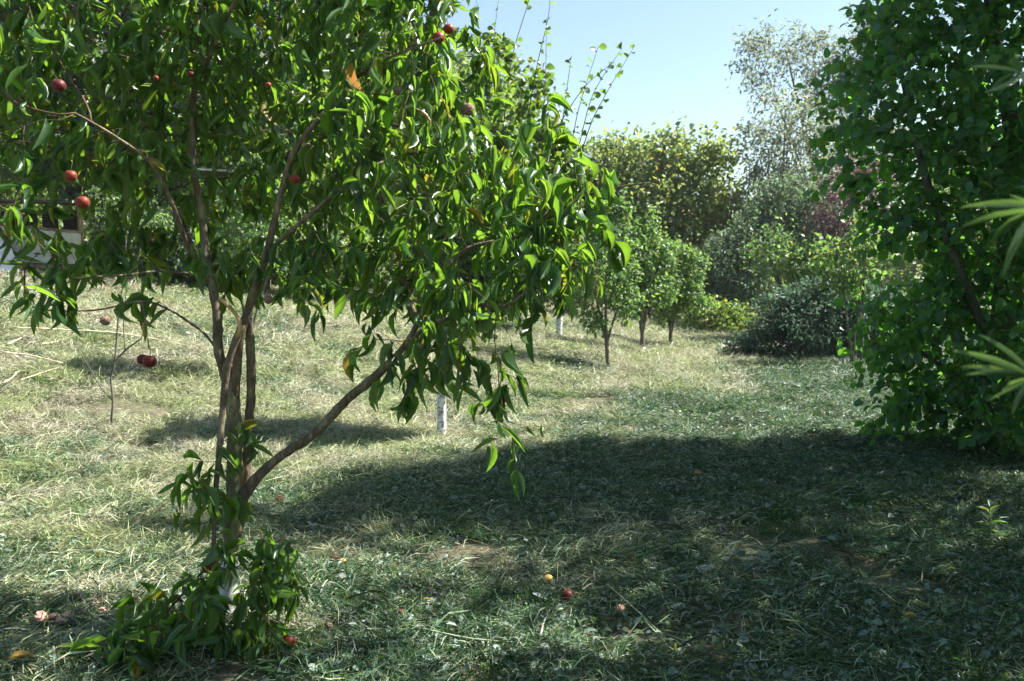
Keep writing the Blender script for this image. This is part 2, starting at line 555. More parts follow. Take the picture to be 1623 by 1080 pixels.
def ground_material():
    m, N, K = mat_new('ground')
    g = N.new('ShaderNodeNewGeometry')
    def nz(scale, detail=5, rough=.6):
        n = N.new('ShaderNodeTexNoise'); n.inputs['Scale'].default_value = scale
        n.inputs['Detail'].default_value = detail; n.inputs['Roughness'].default_value = rough
        K.new(g.outputs['Position'], n.inputs['Vector']); return n
    fine = nz(34, 8, .75); mid = nz(5, 6, .65); big = nz(.8, 4, .6)
    c1 = ramp(N, [(.3, (.05, .038, .028)), (.48, (.12, .095, .07)), (.62, (.22, .18, .13)), (.78, (.36, .31, .23))])  # soil tones, darkened so the gaps between blades read as deep shade
    K.new(fine.outputs[0], c1.inputs[0])
    c2 = ramp(N, [(.3, (.03, .035, .02)), (.5, (.07, .09, .04)), (.7, (.16, .18, .09))])
    K.new(fine.outputs[0], c2.inputs[0])
    f = ramp(N, [(.40, (0, 0, 0)), (.62, (1, 1, 1))]); K.new(big.outputs[0], f.inputs[0])
    f2 = ramp(N, [(.35, (0, 0, 0)), (.65, (1, 1, 1))]); K.new(mid.outputs[0], f2.inputs[0])
    ad = N.new('ShaderNodeMath'); ad.operation = 'MULTIPLY_ADD'; ad.inputs[1].default_value = .5
    K.new(f.outputs[0], ad.inputs[0])
    hf = N.new('ShaderNodeMath'); hf.operation = 'MULTIPLY'; hf.inputs[1].default_value = .5
    K.new(f2.outputs[0], hf.inputs[0]); K.new(hf.outputs[0], ad.inputs[2])
    mx = N.new('ShaderNodeMix'); mx.data_type = 'RGBA'
    K.new(ad.outputs[0], mx.inputs[0]); K.new(c1.outputs[0], mx.inputs[6]); K.new(c2.outputs[0], mx.inputs[7])
    b = N.new('ShaderNodeBsdfPrincipled'); b.inputs['Roughness'].default_value = .95; b.inputs['Specular IOR Level'].default_value = .15
    K.new(mx.outputs[2], b.inputs['Base Color'])
    bp = N.new('ShaderNodeBump'); bp.inputs['Strength'].default_value = .8; bp.inputs['Distance'].default_value = .02
    K.new(fine.outputs[0], bp.inputs['Height']); K.new(bp.outputs[0], b.inputs['Normal'])
    o = N.new('ShaderNodeOutputMaterial'); K.new(b.outputs[0], o.inputs[0])
    return m


# ------------------------------------------------------------------ the ground sheet
def axis(lo, hi, fine, out, k=1.25):
    a = list(np.arange(lo, hi, fine)) + [hi]
    s = fine; left = []; x = lo
    while x > -out:
        s *= k; x -= s; left.append(x)
    s = fine; right = []; x = hi
    while x < out:
        s *= k; x += s; right.append(x)
    return np.array(left[::-1] + a + right)


xs = axis(-11, 9, .09, 420); ys = axis(1.2, 26, .09, 420)
X, Y = np.meshgrid(xs, ys)
Z = ground_h(X, Y)
nv = np.stack([X, Y, Z], -1).reshape(-1, 3)
w_, h_ = len(xs), len(ys)
ii = (np.arange(h_ - 1)[:, None] * w_ + np.arange(w_ - 1)[None]).ravel()
q = np.stack([ii, ii + 1, ii + w_ + 1, ii + w_], -1)
ga = Acc(); ga.add_arr(nv, q.ravel(), np.full(len(q), 4))
gr = link('ground', ga.mesh('ground', ground_material()))
tag(gr, 'sloping orchard ground of dry soil and mown grass', kind='structure')

# ------------------------------------------------------------------ tree builder
TREES = []


def grow_tree(name, base, line, lrad, blobs, n_attr, step, infl, kill, leafm, bark, temps, L, Wr, per, clump,
              label, cat, group=None, spread=.02, droop=.5, rmax=.012, r0=.003, lime=None, single=0, sides=6,
              extra_lines=(), bias=(0, 0, 0), upmix=1.0, side=.8, fwd=.5, rg=None, shell=.55, rollv=.6, temps2=None, iters=70, tw=1.5, tseg=None, tn=3):
    """trunk line(s), crown grown through the blobs, leaves along the thin shoots"""
    rg = rg or R
    t = thing(name, base, label, cat, group)
    nodes, par = [], []
    tr = Acc()
    lines = [(line, lrad)] + list(extra_lines)
    for k, (ln, lr) in enumerate(lines):
        pts, rr = smooth_line(ln, lr, step * .8, .12)
        tube(tr, pts, rr, sides + 2)
        for j, p in enumerate(pts):
            if p[2] - base[2] > .12 * (pts[-1][2] - base[2]) or k > 0:
                nodes.append(p); par.append(-1)
    link('trunk', tr.mesh('trunk', bark), t)
    if lime:
        la = Acc(); pts, rr = smooth_line(line, lrad, .04, 0)
        m = (pts[:, 2] - base[2]) < lime
        tube(la, pts[m], rr[m] * 1.08 + .003, 12, .05)
        link('whitewash', la.mesh('whitewash', M['lime_paint']), t)
    A = blob_points(blobs, n_attr, rg, shell)
    nodes, par, first = colonize(A, nodes, par, step, infl, kill, iters, bias, rg)
    r = pipe_radii(par, len(nodes), first, r0)
    if tw: nodes, par, r = spawn_twigs(nodes, par, r, first, rmax, tw, tseg or step * .5, tn, r0 * .75, rg)
    ba = Acc()
    for c in chains(par, r, first, len(nodes)):
        rr = r[c].copy()
        if c[0] < first: rr[0] = rr[1] * 1.15
        tube(ba, nodes[c], rr, sides if rr[0] > r0 * 2 else 3)
    o = link('branches', ba.mesh('branches', bark), t); tag(o, kind='stuff')
    pos, d = leaf_places(nodes, par, r, first, rmax, per, spread, rg, droop, side, fwd, clump)
    n = len(pos)
    Ls = L[0] + (L[1] - L[0]) * rg.random(n)
    Ws = Ls * (Wr[0] + (Wr[1] - Wr[0]) * rg.random(n))
    up = unit(np.array([0, 0, 1.]) * upmix + rg.normal(size=(n, 3)) * .45)
    Mx = frames(d, up, rg.normal(size=n) * rollv)
    if single:
        vis, dep = in_view(pos, 10)
        order = np.argsort(np.where(vis, dep / Ls, 1e9))[:single]
        order = order[vis[order]]
        kk = len(temps)
        shared = []
        for tv, tf in temps:
            for wr in (Wr[0] * .95, (Wr[0] + Wr[1]) / 2, Wr[1]):
                a = Acc(); a.add_arr(tv * np.array([1, wr, 1]), tf.ravel(), np.full(len(tf), tf.shape[1]))
                shared.append(a.mesh('leaf', leafm))
        bl = np.array(t.location)
        for i in order:
            o = bpy.data.objects.new('leaf', shared[int(rg.integers(len(shared)))])
            C.objects.link(o); o.parent = t
            mm = Mx[i] * Ls[i]
            from mathutils import Matrix
            o.matrix_local = Matrix([[*mm[0], pos[i][0] - bl[0]], [*mm[1], pos[i][1] - bl[1]], [*mm[2], pos[i][2] - bl[2]], [0, 0, 0, 1]])
        keep = np.ones(n, bool); keep[order] = False
    else:
        keep = np.ones(n, bool)
    fa = Acc(); bake(fa, pos[keep], Mx[keep], Ls[keep], Ws[keep], temps2 or temps, rg)
    o = link('foliage', fa.mesh('foliage', leafm), t); tag(o, kind='stuff')
    TREES.append((label, n, len(nodes)))
    return t


# ------------------------------------------------------------------ the peach tree in front
def pl(*a):
    """(px,py,depth,width in picture points) -> points, radii"""
    pts = [P(x, y, d) for x, y, d, w in a]
    rr = [w * .43 * d / 1578.0 for x, y, d, w in a]
    return np.array(pts), np.array(rr)


pb = G(362, 985)
DB = float(pb[1])
limbs = {}
limbs['stem'] = pl((360, 996, DB, 54), (362, 955, DB, 37), (364, 900, DB, 31), (366, 850, DB, 30), (371, 790, DB, 33), (373, 720, DB, 30), (371, 660, DB, 28), (367, 612, DB, 24), (358, 580, DB, 20))
limbs['left'] = pl((366, 625, DB, 20), (354, 585, DB, 19), (346, 550, DB, 19), (345, 510, DB + .02, 18), (338, 460, DB + .05, 17), (328, 415, DB + .05, 17), (320, 350, DB + .1, 14),
                   (306, 250, DB + .1, 11), (307, 150, DB + .15, 10), (313, 50, DB + .2, 8), (318, -80, DB + .2, 5))
limbs['fork'] = pl((372, 640, DB, 17), (377, 560, DB - .03, 17), (382, 525, DB - .05, 17), (397, 480, DB - .05, 17), (413, 430, DB - .1, 16), (424, 400, DB - .1, 14), (437, 340, DB - .1, 12), (452, 280, DB - .1, 11),
                   (466, 240, DB - .12, 11), (500, 195, DB - .1, 10), (540, 150, DB - .05, 9), (568, 120, DB, 9), (600, 112, DB, 7), (640, 85, DB, 6), (680, 30, DB, 5), (700, -40, DB, 4))
limbs['right_stem'] = pl((374, 850, DB + .04, 22), (384, 800, DB + .05, 22), (391, 740, DB + .06, 20), (394, 680, DB + .05, 18), (398, 620, DB + .03, 17), (397, 560, DB, 17), (394, 505, DB - .03, 15))
limbs['low'] = pl((370, 822, DB, 26), (392, 776, DB - .02, 22), (440, 727, DB - .06, 17), (500, 686, DB - .12, 17), (550, 634, DB - .18, 17), (600, 592, DB - .25, 17), (640, 550, DB - .3, 12),
                  (668, 500, DB - .3, 10), (700, 435, DB - .3, 9), (740, 395, DB - .3, 8), (780, 384, DB - .3, 7), (832, 370, DB - .35, 6), (870, 335, DB - .35, 5))
limbs['low_fork'] = pl((640, 550, DB - .3, 10), (675, 520, DB - .4, 9), (720, 500, DB - .5, 9), (755, 484, DB - .5, 9), (800, 486, DB - .55, 6), (835, 462, DB - .6, 4))
limbs['mid'] = pl((466, 240, DB - .12, 9), (520, 215, DB + .2, 7), (580, 190, DB + .4, 7), (650, 200, DB + .5, 5), (720, 160, DB + .6, 4))
limbs['up_left'] = pl((330, 425, DB + .05, 11), (300, 395, DB - .1, 10), (285, 355, DB - .2, 9), (262, 300, DB - .3, 8), (235, 255, DB - .4, 6), (180, 215, DB - .5, 5), (120, 180, DB - .6, 4))
limbs['up_left_b'] = pl((328, 440, DB + .06, 10), (305, 390, DB + .3, 9), (283, 340, DB + .5, 7), (240, 250, DB + .6, 6), (200, 120, DB + .7, 5), (190, 20, DB + .7, 4))
limbs['thin_left'] = pl((347, 560, DB, 5), (325, 530, DB, 4.5), (295, 508, DB - .1, 5), (270, 492, DB - .2, 4), (225, 478, DB - .3, 4), (150, 492, DB - .4, 3), (60, 492, DB - .5, 3))
limbs['thin_left_b'] = pl((320, 440, DB + .04, 6), (260, 430, DB - .2, 4), (200, 436, DB - .4, 4), (115, 444, DB - .55, 3), (85, 475, DB - .6, 3))
limbs['right_up'] = pl((424, 400, DB - .1, 9), (480, 350, DB - .3, 8), (540, 300, DB - .3, 7), (600, 260, DB - .2, 6), (680, 240, DB, 5), (740, 260, DB, 4))
limbs['low_spray'] = pl((225, 478, DB - .3, 3), (232, 520, DB - .38, 2.5), (236, 552, DB - .45, 2))
limbs['far_right'] = pl((832, 370, DB - .35, 5), (880, 340, DB - .4, 4), (930, 310, DB - .45, 4), (985, 296, DB - .5, 3), (1030, 290, DB - .52, 2))
limbs['top_left'] = pl((307, 150, DB + .15, 8), (345, 60, DB - .1, 7), (380, -20, DB - .2, 6), (400, -120, DB - .2, 4))
limbs['front_up'] = pl((568, 120, DB, 7), (620, 90, DB - .3, 5), (700, 60, DB - .4, 4))
limbs['mid_low'] = pl((660, 505, DB - .3, 8), (640, 440, DB, 7), (620, 360, DB + .2, 6), (600, 300, DB + .3, 5), (570, 250, DB + .4, 4))

peach = thing('peach_tree', pb, 'large leafy peach tree in front with several stems and a broken branch', 'tree')
pn = []
for k, (ln, lr) in limbs.items():
    a = Acc()
    pts, rr = smooth_line(ln, lr, .03, .10)
    tube(a, pts, rr, 12 if rr[0] > .02 else 8, .07)
    # knots on the thick wood
    if rr[0] > .02:
        for _ in range(5):
            j = int(R.integers(2, len(pts) - 3)); dd = unit(R.normal(size=3)); dd[2] *= .3
            tube(a, [pts[j], pts[j] + dd * rr[j] * 1.15], [rr[j] * .4, rr[j] * .25], 7)
    mm = M['green_bark'] if k == 'stem' else M['peach_bark']
    link('trunk' if k in ('stem', 'right_stem') else 'limb', a.mesh('limb', mm), peach)
    if k not in ('stem', 'right_stem'):
        s = 0 if k not in ('left', 'fork', 'low') else len(pts) // 4
        for p in pts[s::2]: pn.append(p)
# white lime on the foot of the trunk
la = Acc(); pts, rr = smooth_line(*limbs['stem'], .03, 0); m = pts[:, 2] < pb[2] + .33
tube(la, pts[m], rr[m] * 1.06 + .002, 14, .05)
link('whitewash', la.mesh('whitewash', M['lime_paint']), peach)
# broken branch hanging down along the stem
a = Acc(); pts, rr = smooth_line(*pl((384, 515, DB - .08, 13), (366, 560, DB - .09, 14), (357, 600, DB - .09, 14), (354, 640, DB - .1, 13), (349, 700, DB - .12, 12), (341, 790, DB - .15, 10), (335, 880, DB - .18, 7), (300, 930, DB - .25, 4), (250, 985, DB - .3, 4)), .03, .1)
tube(a, pts, rr, 9, .07); bb = link('broken_branch', a.mesh('broken_branch', M['peach_bark']), peach)
bb['label'] = 'broken grey branch hanging down along the stem'
broken = pts
a = Acc(); pts, rr = smooth_line(*pl((372, 545, DB - .06, 8), (381, 520, DB - .12, 10), (374, 500, DB - .12, 8), (362, 485, DB - .12, 7), (347, 472, DB - .12, 5)), .02, .12)
tube(a, pts, rr, 7, .25); o = link('torn_wood', a.mesh('torn_wood', M['split_wood']), peach)
o['label'] = 'pale orange torn wood where a branch split off'

crown = pix_blobs([
    (60, 110, 4.3, 140, 110, .8, .42), (30, 290, 4.2, 90, 60, .5, .45), (150, 210, 4.3, 110, 60, .6, .45), (230, 50, 4.7, 180, 110, .9, .6), (240, 230, 5.0, 120, 80, .6, .4),
    (450, 40, 4.9, 190, 130, .8, .65), (450, 220, 5.1, 120, 120, .6, .6), (540, 290, 4.7, 70, 110, .5, .8), (620, 60, 4.6, 130, 110, .7, .8), (640, 250, 4.5, 120, 130, .8, .85),
    (740, 110, 4.6, 70, 90, .4, .4), (800, 290, 4.3, 110, 110, .6, .95), (905, 320, 4.1, 80, 60, .35, .9), (985, 305, 4.0, 45, 35, .2, 1.0),
    (720, 430, 4.2, 110, 65, .6, 1.1), (870, 440, 4.0, 55, 40, .3, 1.2), (740, 480, 3.9, 90, 35, .3, 1.2), (600, 480, 4.1, 50, 40, .3, .9), (850, 400, 4.1, 70, 65, .4, 1.0), (590, 420, 4.4, 80, 55, .6, .7),
    (690, 535, 4.0, 95, 45, .35, 1.5), (755, 590, 3.95, 60, 50, .25, 1.6), (800, 500, 3.9, 50, 40, .25, 1.2), (1010, 300, 3.95, 28, 28, .12, 2.0), (930, 370, 4.0, 50, 40, .25, 1), (825, 690, 3.88, 18, 10, .06, 9), (790, 672, 3.9, 36, 16, .1, 4), (660, 590, 4.0, 35, 25, .2, 1),
    (470, 410, 4.7, 60, 50, .4, .7), (520, 440, 4.3, 60, 35, .3, .8), (220, 380, 4.6, 80, 60, .4, .35), (75, 425, 3.95, 45, 30, .2, 2.2), (40, 330, 3.9, 60, 40, .3, .8), (255, 490, 4.25, 30, 15, .1, 1), (80, 490, 3.95, 75, 16, .15, 3.5), (160, 480, 4.1, 50, 20, .15, 2),
    (200, 470, 4.1, 60, 20, .2, 1.0), (234, 556, 4.03, 10, 14, .05, 60), (590, 612, 4.15, 20, 32, .1, 2.0), (350, 400, 4.25, 45, 20, .1, .5),
    (250, -130, 4.8, 420, 100, .9, .3), (650, -100, 4.7, 180, 100, .6, .3), (-130, 100, 4.4, 110, 200, .7, .4)])
rg = np.random.default_rng(21)
A = blob_points(crown, 2300, rg)
nodes, par, first = colonize(A, pn, [-1] * len(pn), .065, .42, .085, 60, (0, 0, .05), rg)
r = pipe_radii(par, len(nodes), first, .0014)
nodes, par, r = spawn_twigs(nodes, par, r, first, .003, .5, .05, 3, .0012, rg, .1, .15)
ba = Acc()
for c in chains(par, r, first, len(nodes)):
    rr = r[c].copy()
    if c[0] < first: rr[0] = rr[1] * 1.2
    tube(ba, nodes[c], rr, 6 if rr[0] > .003 else 4)
tag(link('twigs', ba.mesh('twigs', M['twig_bark']), peach), kind='stuff')
pos, dd = leaf_places(nodes, par, r, first, .0035, .95, .008, rg, 1.25, .7, .4, 2.2)
# suckers at the foot and leaves on the hanging broken branch
foot_blobs = pix_blobs([(318, 760, 4.25, 50, 50, .15, 1.2), (372, 770, 4.3, 26, 50, .1, .8), (300, 820, 4.2, 35, 40, .12, 1), (375, 870, 4.15, 50, 45, .15, 1.3), (375, 930, 4.1, 95, 55, .3, 1.9), (290, 975, 4.0, 100, 45, .3, 2.2), (230, 1015, 3.9, 60, 30, .2, 1.5),
                        (435, 910, 4.15, 45, 75, .2, 1.8), (410, 690, 4.35, 16, 30, .1, .5), (400, 1000, 3.95, 75, 30, .2, 1.4), (160, 1015, 3.85, 40, 12, .12, 1.6)])
FA = blob_points(foot_blobs, 760, rg)
fn = [p for p in broken[::2]] + [p for p in smooth_line(*limbs['stem'], .05)[0][:-4]]
fn += list(smooth_line([pb, pb + (.15, -.1, .2), pb + (.25, -.2, .4)], [.01, .01, .01], .05)[0])
n2, p2, f2 = colonize(FA, fn, [-1] * len(fn), .06, .4, .08, 50, (0, 0, 0), rg)
r2 = pipe_radii(p2, len(n2), f2, .0014)
ba = Acc()
for c in chains(p2, r2, f2, len(n2)): tube(ba, n2[c], r2[c], 5)
tag(link('suckers', ba.mesh('suckers', M['twig_bark']), peach), kind='stuff')
pos2, dd2 = leaf_places(n2, p2, r2, f2, .004, 1.9, .008, rg, .9, .8, .4, 2.4)
pos = np.vstack([pos, pos2]); dd = np.vstack([dd, dd2])
ok = pos[:, 2] > ground_h(pos[:, 0], pos[:, 1]) + .05
pos, dd = pos[ok], dd[ok]
n = len(pos)
Ls = .062 + .085 * rg.random(n); Ws = Ls * (.15 + .07 * rg.random(n))
Mx = frames(dd, unit(np.array([0, 0, 1.]) + rg.normal(size=(n, 3)) * .5), rg.normal(size=n) * .75)
vis, dep = in_view(pos, 0)
score = np.where(vis, dep / Ls, 1e9)
order = np.argsort(score)[:300]
shared = []
for tv, tf in PEACH_T:
    for wr in (.155, .185, .21):
        a = Acc(); a.add_arr(tv * np.array([1, wr, 1]), tf.ravel(), np.full(len(tf), 4)); shared.append(a.mesh('leaf', M['peach_leaf']))
from mathutils import Matrix
for i in order:
    o = bpy.data.objects.new('leaf', shared[int(rg.integers(len(shared)))]); C.objects.link(o); o.parent = peach
    mm = Mx[i] * Ls[i]; b_ = pos[i] - pb
    o.matrix_local = Matrix([[*mm[0], b_[0]], [*mm[1], b_[1]], [*mm[2], b_[2]], [0, 0, 0, 1]])
keep = np.ones(n, bool); keep[order] = False
fa = Acc(); bake(fa, pos[keep], Mx[keep], Ls[keep], Ws[keep], PEACH_L, rg)
tag(link('foliage', fa.mesh('foliage', M['peach_leaf']), peach), kind='stuff')
print('peach leaves', n)


# ------------------------------------------------------------------ broad-leaved trees at the right edge
def hb(lst):
    return pix_blobs(lst)


hedge_blobs = hb([
    (1500, -60, 8.8, 130, 150, 1.0, 1), (1440, 110, 8.7, 100, 110, 1.0, 1), (1360, 130, 8.8, 55, 50, .5, 1), (1570, 150, 8.7, 140, 150, 1.0, 1), (1380, 215, 8.8, 70, 60, .6, 1),
    (1500, 300, 8.7, 110, 110, 1.0, 1), (1420, 350, 8.9, 50, 45, .5, .7), (1600, 360, 8.8, 110, 120, 1.0, 1), (1450, 500, 8.8, 75, 70, .8, 1), (1550, 520, 8.9, 120, 100, 1.0, 1),
    (1330, 105, 8.6, 30, 18, .3, 1.2), (1322, 245, 8.7, 26, 22, .3, 1.2), (1375, 290, 8.8, 35, 25, .4, 1), (1400, 640, 8.8, 40, 35, .4, 1), (1410, 520, 9.1, 45, 60, .6, 1),
    (1490, 620, 8.8, 90, 60, .8, 1), (1600, 650, 8.5, 110, 75, .9, 1), (1420, 570, 9.0, 40, 45, .5, 1), (1700, 250, 9.0, 130, 230, 1.1, .35), (1710, 560, 8.8, 100, 140, 1.0, .4),
    (1640, -160, 9.0, 200, 120, 1.2, .8)])
hbse = G(1610, 735)
hx, hy, hz = float(hbse[0]) + .35, float(hbse[1]) + .7, 0.0
hz = float(ground_h(hx, hy))
hedge_blobs += [(4.8, 8.2, 5.6, 1.5, 1.2, 1.2, .5), (4.1, 8.9, 6.1, .5, .6, .5, .6), (4.7, 7.6, 7.2, .7, .6, .6, .5), (5.4, 8.6, 6.9, .7, .5, .7, .5), (3.9, 7.7, 5.3, .6, .5, .5, .6), (5.0, 9.3, 5.6, .6, .5, .8, .5), (4.4, 8.1, 7.9, .5, .5, .5, .5), (6.0, 8.2, 5.4, 1.2, 1.0, 1.6, .3)]
grow_tree('broadleaf_tree', (hx, hy, hz), [(hx, hy, hz - .05), (hx - .1, hy + .1, 1.2), (hx - .1, hy, 2.6), (hx - .3, hy + .2, 4.6), (hx - .1, hy, 7.2)], [.12, .10, .08, .05, .02],
          hedge_blobs, 2800, .16, .9, .2, M['hedge_leaf'], M['grey_bark'], BROAD_T, (.05, .12), (.62, .86), 1.9, 1.2,
          'dark dense tree with rounded leaves down to the ground at the right edge', 'tree', 'shade trees along the right side', .04, .35, .02, .0025, single=300, temps2=ROUND_L, tw=2.5, tseg=.11,
          extra_lines=[([(hx, hy, .5), (hx - .5, hy - .2, 1.3), (hx - .9, hy - .1, 2.4), (hx - 1.1, hy, 3.3)], [.05, .045, .035, .02]),
                       ([(hx, hy, .7), (hx + .6, hy, 1.6), (hx + .9, hy, 3.0)], [.05, .04, .02]),
                       ([(hx, hy, .2), (hx - .5, hy + .3, .7), (hx - .9, hy + .5, 1.0)], [.04, .03, .015])], rg=np.random.default_rng(31))

for i, (x, y, rr_, top, lab) in enumerate([
        (5.9, 6.3, 2.25, 7.7, 'broad leaved tree standing out of the frame beside the near lawn'),
        (9.2, 13.0, 1.9, 5.2, 'broad leaved tree standing behind the dark tree at the right edge'),
        (5.2, 3.4, 2.2, 7.6, 'broad leaved tree standing out of the frame beside the camera')]):
    z = float(ground_h(x, y))
    grow_tree('broadleaf_tree', (x, y, z), [(x, y, z - .05), (x + .1, y, 1.4), (x, y, 3.0), (x, y, top - 1)], [.12, .1, .07, .03],
              [(x - .6, y - .7, top - 1.3, rr_ * .45, rr_ * .4, 1.2, 1), (x - .3, y + 1.0, top - 1.8, rr_ * .5, rr_ * .3, 1.0, 1), (x + .8, y, top - 1.2, rr_ * .5, rr_ * .6, 1.2, 1), (x, y, top - 3.2, rr_, rr_, 1.6, 1), (x, y, top - 4.6, rr_, rr_, 1.4, 1), (x - (.4 if i else -.3), y - .3, 1.3, rr_ * .85, rr_, 1.0, .8)],
              1200, .25, 1.1, .27, M['hedge_leaf'], M['grey_bark'], FAR_T, (.10, .145), (.66, .82), (1.2, 1.0, 1.9)[i], 1.3,
              lab, 'tree', 'shade trees along the right side', .07, .35, .03, .004, rg=np.random.default_rng(41 + i))


# ------------------------------------------------------------------ orchard trees with whitewashed trunks
def small_tree(px, py, crown_px, label, n, lime, leafm, Ls=(.05, .08), trunk_w=10, per=2.0, seed=0, lean=0, fork=.5, group='young fruit trees along the slope', temps=PLUM_T, W=(.55, .75), dens=1.0, name='fruit_tree'):
    b = G(px, py); D = float(b[1]); s = D / 1578.0
    blobs = pix_blobs([(cx, cy, D + dz, rx, ry, (rx * s) * .9, w) for cx, cy, dz, rx, ry, w in crown_px])
    cx, cy = crown_px[0][0], crown_px[0][1]
    top = P(cx, cy, D)
    mid = P(px + lean, (py + cy) / 2 + 10, D)
    rr = trunk_w * .36 * s
    ex = []
    for q in crown_px[:3]:
        e = P(q[0], q[1], D + q[2] * .5)
        ex.append(([mid * .6 + b * .4 + (0, 0, 0), mid * .5 + e * .5 + (0, .05, .0), e], [rr * .7, rr * .5, rr * .2]))
    return grow_tree(name, b, [b - (0, 0, .05), b * .5 + mid * .5, mid, top], [rr * 1.15, rr, rr * .8, rr * .3], blobs, n, .11, .7, .15,
                     leafm, M['grey_bark'], temps, Ls, W, per, 2.0, label, 'tree', group, .035, .35, .012, .0018, tw=2.2, tseg=.07, lime=lime, extra_lines=ex, rg=np.random.default_rng(seed))


small_tree(700, 698, [(770, 350, .2, 120, 100, .8), (690, 300, .3, 90, 110, .5), (850, 300, .1, 80, 90, .7), (740, 470, 0, 90, 60, .8), (790, 150, .2, 70, 110, .2)],
           'whitewashed apricot tree right behind the large peach tree with long upright shoots', 800, .55, M['apricot_leaf'], (.06, .085), 16, 1.7, 51, temps=ROUND_L, W=(.75, .95), group='fruit trees with whitewashed trunks', name='apricot_tree')
# its long upright shoots against the sky
apr = bpy.data.objects['apricot_tree']
apD = float(apr.location[1])
sh = Acc(); lf = Acc(); rg = np.random.default_rng(77)
lp, ldir = [], []
for line in [[(790, 300), (800, 180), (812, 90), (838, 0), (842, -40)], [(820, 320), (835, 200), (850, 110), (868, 32), (872, -5)], [(840, 330), (858, 250), (864, 150), (866, 36)],
             [(880, 330), (905, 230), (918, 170), (948, 75)], [(885, 330), (915, 240), (940, 150), (985, 78)], [(890, 360), (930, 215), (960, 150), (1003, 78)],
             [(760, 300), (770, 200), (778, 100), (790, 0)], [(870, 300), (890, 200), (900, 130), (905, 92)], [(840, 300), (880, 210), (925, 140), (970, 100)]]:
    pts, rr = smooth_line([P(x, y, apD + .1) for x, y in line], np.linspace(.007, .002, len(line)), .05, .2)
    tube(sh, pts, rr, 5)
    L_ = len(pts)
    for j in range(4, L_):
        if rg.random() < .62:
            t_ = unit(pts[j] - pts[j - 1]); s_ = unit(np.cross(t_, rg.normal(size=3)))
            lp.append(pts[j]); ldir.append(t_ * .5 + s_ + np.array([0, 0, -.25]))
tag(link('shoots', sh.mesh('shoots', M['twig_bark']), apr), kind='stuff')
lp = np.array(lp); ldir = unit(np.array(ldir)); k = len(lp)
LL = .055 + .03 * rg.random(k)
bake(lf, lp, frames(ldir, unit(np.array([0, 0, 1.]) + rg.normal(size=(k, 3)) * .5), rg.normal(size=k) * .7), LL, LL * .85, BROAD_T, rg)
tag(link('shoot_leaves', lf.mesh('shoot_leaves', M['apricot_leaf']), apr), kind='stuff')

small_tree(885, 540, [(880, 380, 0, 60, 70, 1), (840, 420, 0, 50, 50, 1), (900, 300, .2, 40, 60, .6)], 'plum tree with a tall white painted trunk on the slope beside the peach tree', 330, .85, M['plum_leaf'], (.06, .09), 11, 2.6, 52, lean=4, group='fruit trees with whitewashed trunks')
small_tree(964, 585, [(960, 430, 0, 36, 52, .5), (995, 475, 0, 26, 26, .8), (925, 410, .1, 24, 34, .8), (978, 350, 0, 22, 44, .8), (918, 470, 0, 16, 16, .8), (1010, 430, 0, 16, 22, .8), (950, 500, 0, 26, 20, .8), (1000, 400, .1, 20, 35, .6), (940, 350, .1, 18, 26, .6)], 'slender young plum tree with unpainted brown trunk, nearest of the small trees on the lawn', 420, None, M['plum_leaf'], (.06, .09), 9, 2.6, 53, lean=-4)
small_tree(1019, 565, [(1020, 430, 0, 36, 55, .7), (1005, 475, 0, 24, 30, .8), (1048, 410, .1, 26, 34, .9), (1022, 365, 0, 24, 36, .8), (1050, 460, 0, 20, 24, .8), (1035, 335, .1, 14, 22, .7)], 'young plum tree with white painted foot between two other small trees', 420, .2, M['plum_leaf'], (.06, .09), 10, 2.8, 54, lean=-2)
small_tree(1063, 556, [(1070, 455, 0, 34, 38, .8), (1095, 420, 0, 22, 28, .9), (1056, 492, 0, 22, 20, .8), (1075, 400, 0, 20, 26, .8), (1100, 475, 0, 20, 18, .8)], 'small round plum tree with white foot, farthest right of the lawn row', 380, .2, M['plum_leaf'], (.06, .09), 8, 2.8, 55)
small_tree(394, 612, [(400, 350, 0, 60, 60, .8), (450, 390, .3, 45, 35, .8), (350, 380, -.2, 40, 35, .8), (420, 270, .2, 45, 45, .7)], 'plum tree added behind the right peach stem for its dappled shadow', 330, .3, M['plum_leaf'], (.06, .09), 9, 1.4, 58, group='fruit trees with whitewashed trunks')  # tree added to throw dappled shade on the left slope
small_tree(530, 470, [(530, 400, 0, 60, 50, 1), (500, 370, 0, 40, 40, 1)], 'low leafy tree on the upper slope behind the peach stems', 260, .3, M['plum_leaf'], (.06, .09), 9, 2.4, 56)

# thin bare sapling at the left
sb = G(178, 680); SD = float(sb[1])
sap = thing('sapling', sb, 'thin bare sapling with forked dark stem on the sunny grass at the left', 'tree')
a = Acc()
for ln in [[(178, 684, 7), (177, 660, 6), (179, 637, 6), (176, 600, 5), (182, 570, 5), (188, 500, 4), (196, 440, 3), (200, 380, 3)],
           [(182, 572, 4), (205, 550, 4), (222, 538, 3), (234, 520, 3)], [(198, 556, 3), (196, 500, 2), (205, 430, 2)], [(179, 636, 3), (160, 615, 3), (140, 580, 2), (115, 540, 2)]]:
    pts, rr = smooth_line([P(x, y, SD) for x, y, w in ln], [w * .34 * SD / 1578 for x, y, w in ln], .06, .2)
    tube(a, pts, rr, 6)
link('trunk', a.mesh('trunk', M['grey_bark']), sap)
# pale dead-looking tree in front of the shed
small_tree(212, 462, [(190, 330, 0, 55, 45, .5), (240, 350, 0, 40, 40, .5)], 'sparse tree with pale grey bare branches beside the shed', 170, None, M['plum_leaf'], (.05, .07), 10, .35, 57, group='sparse trees on the upper slope')


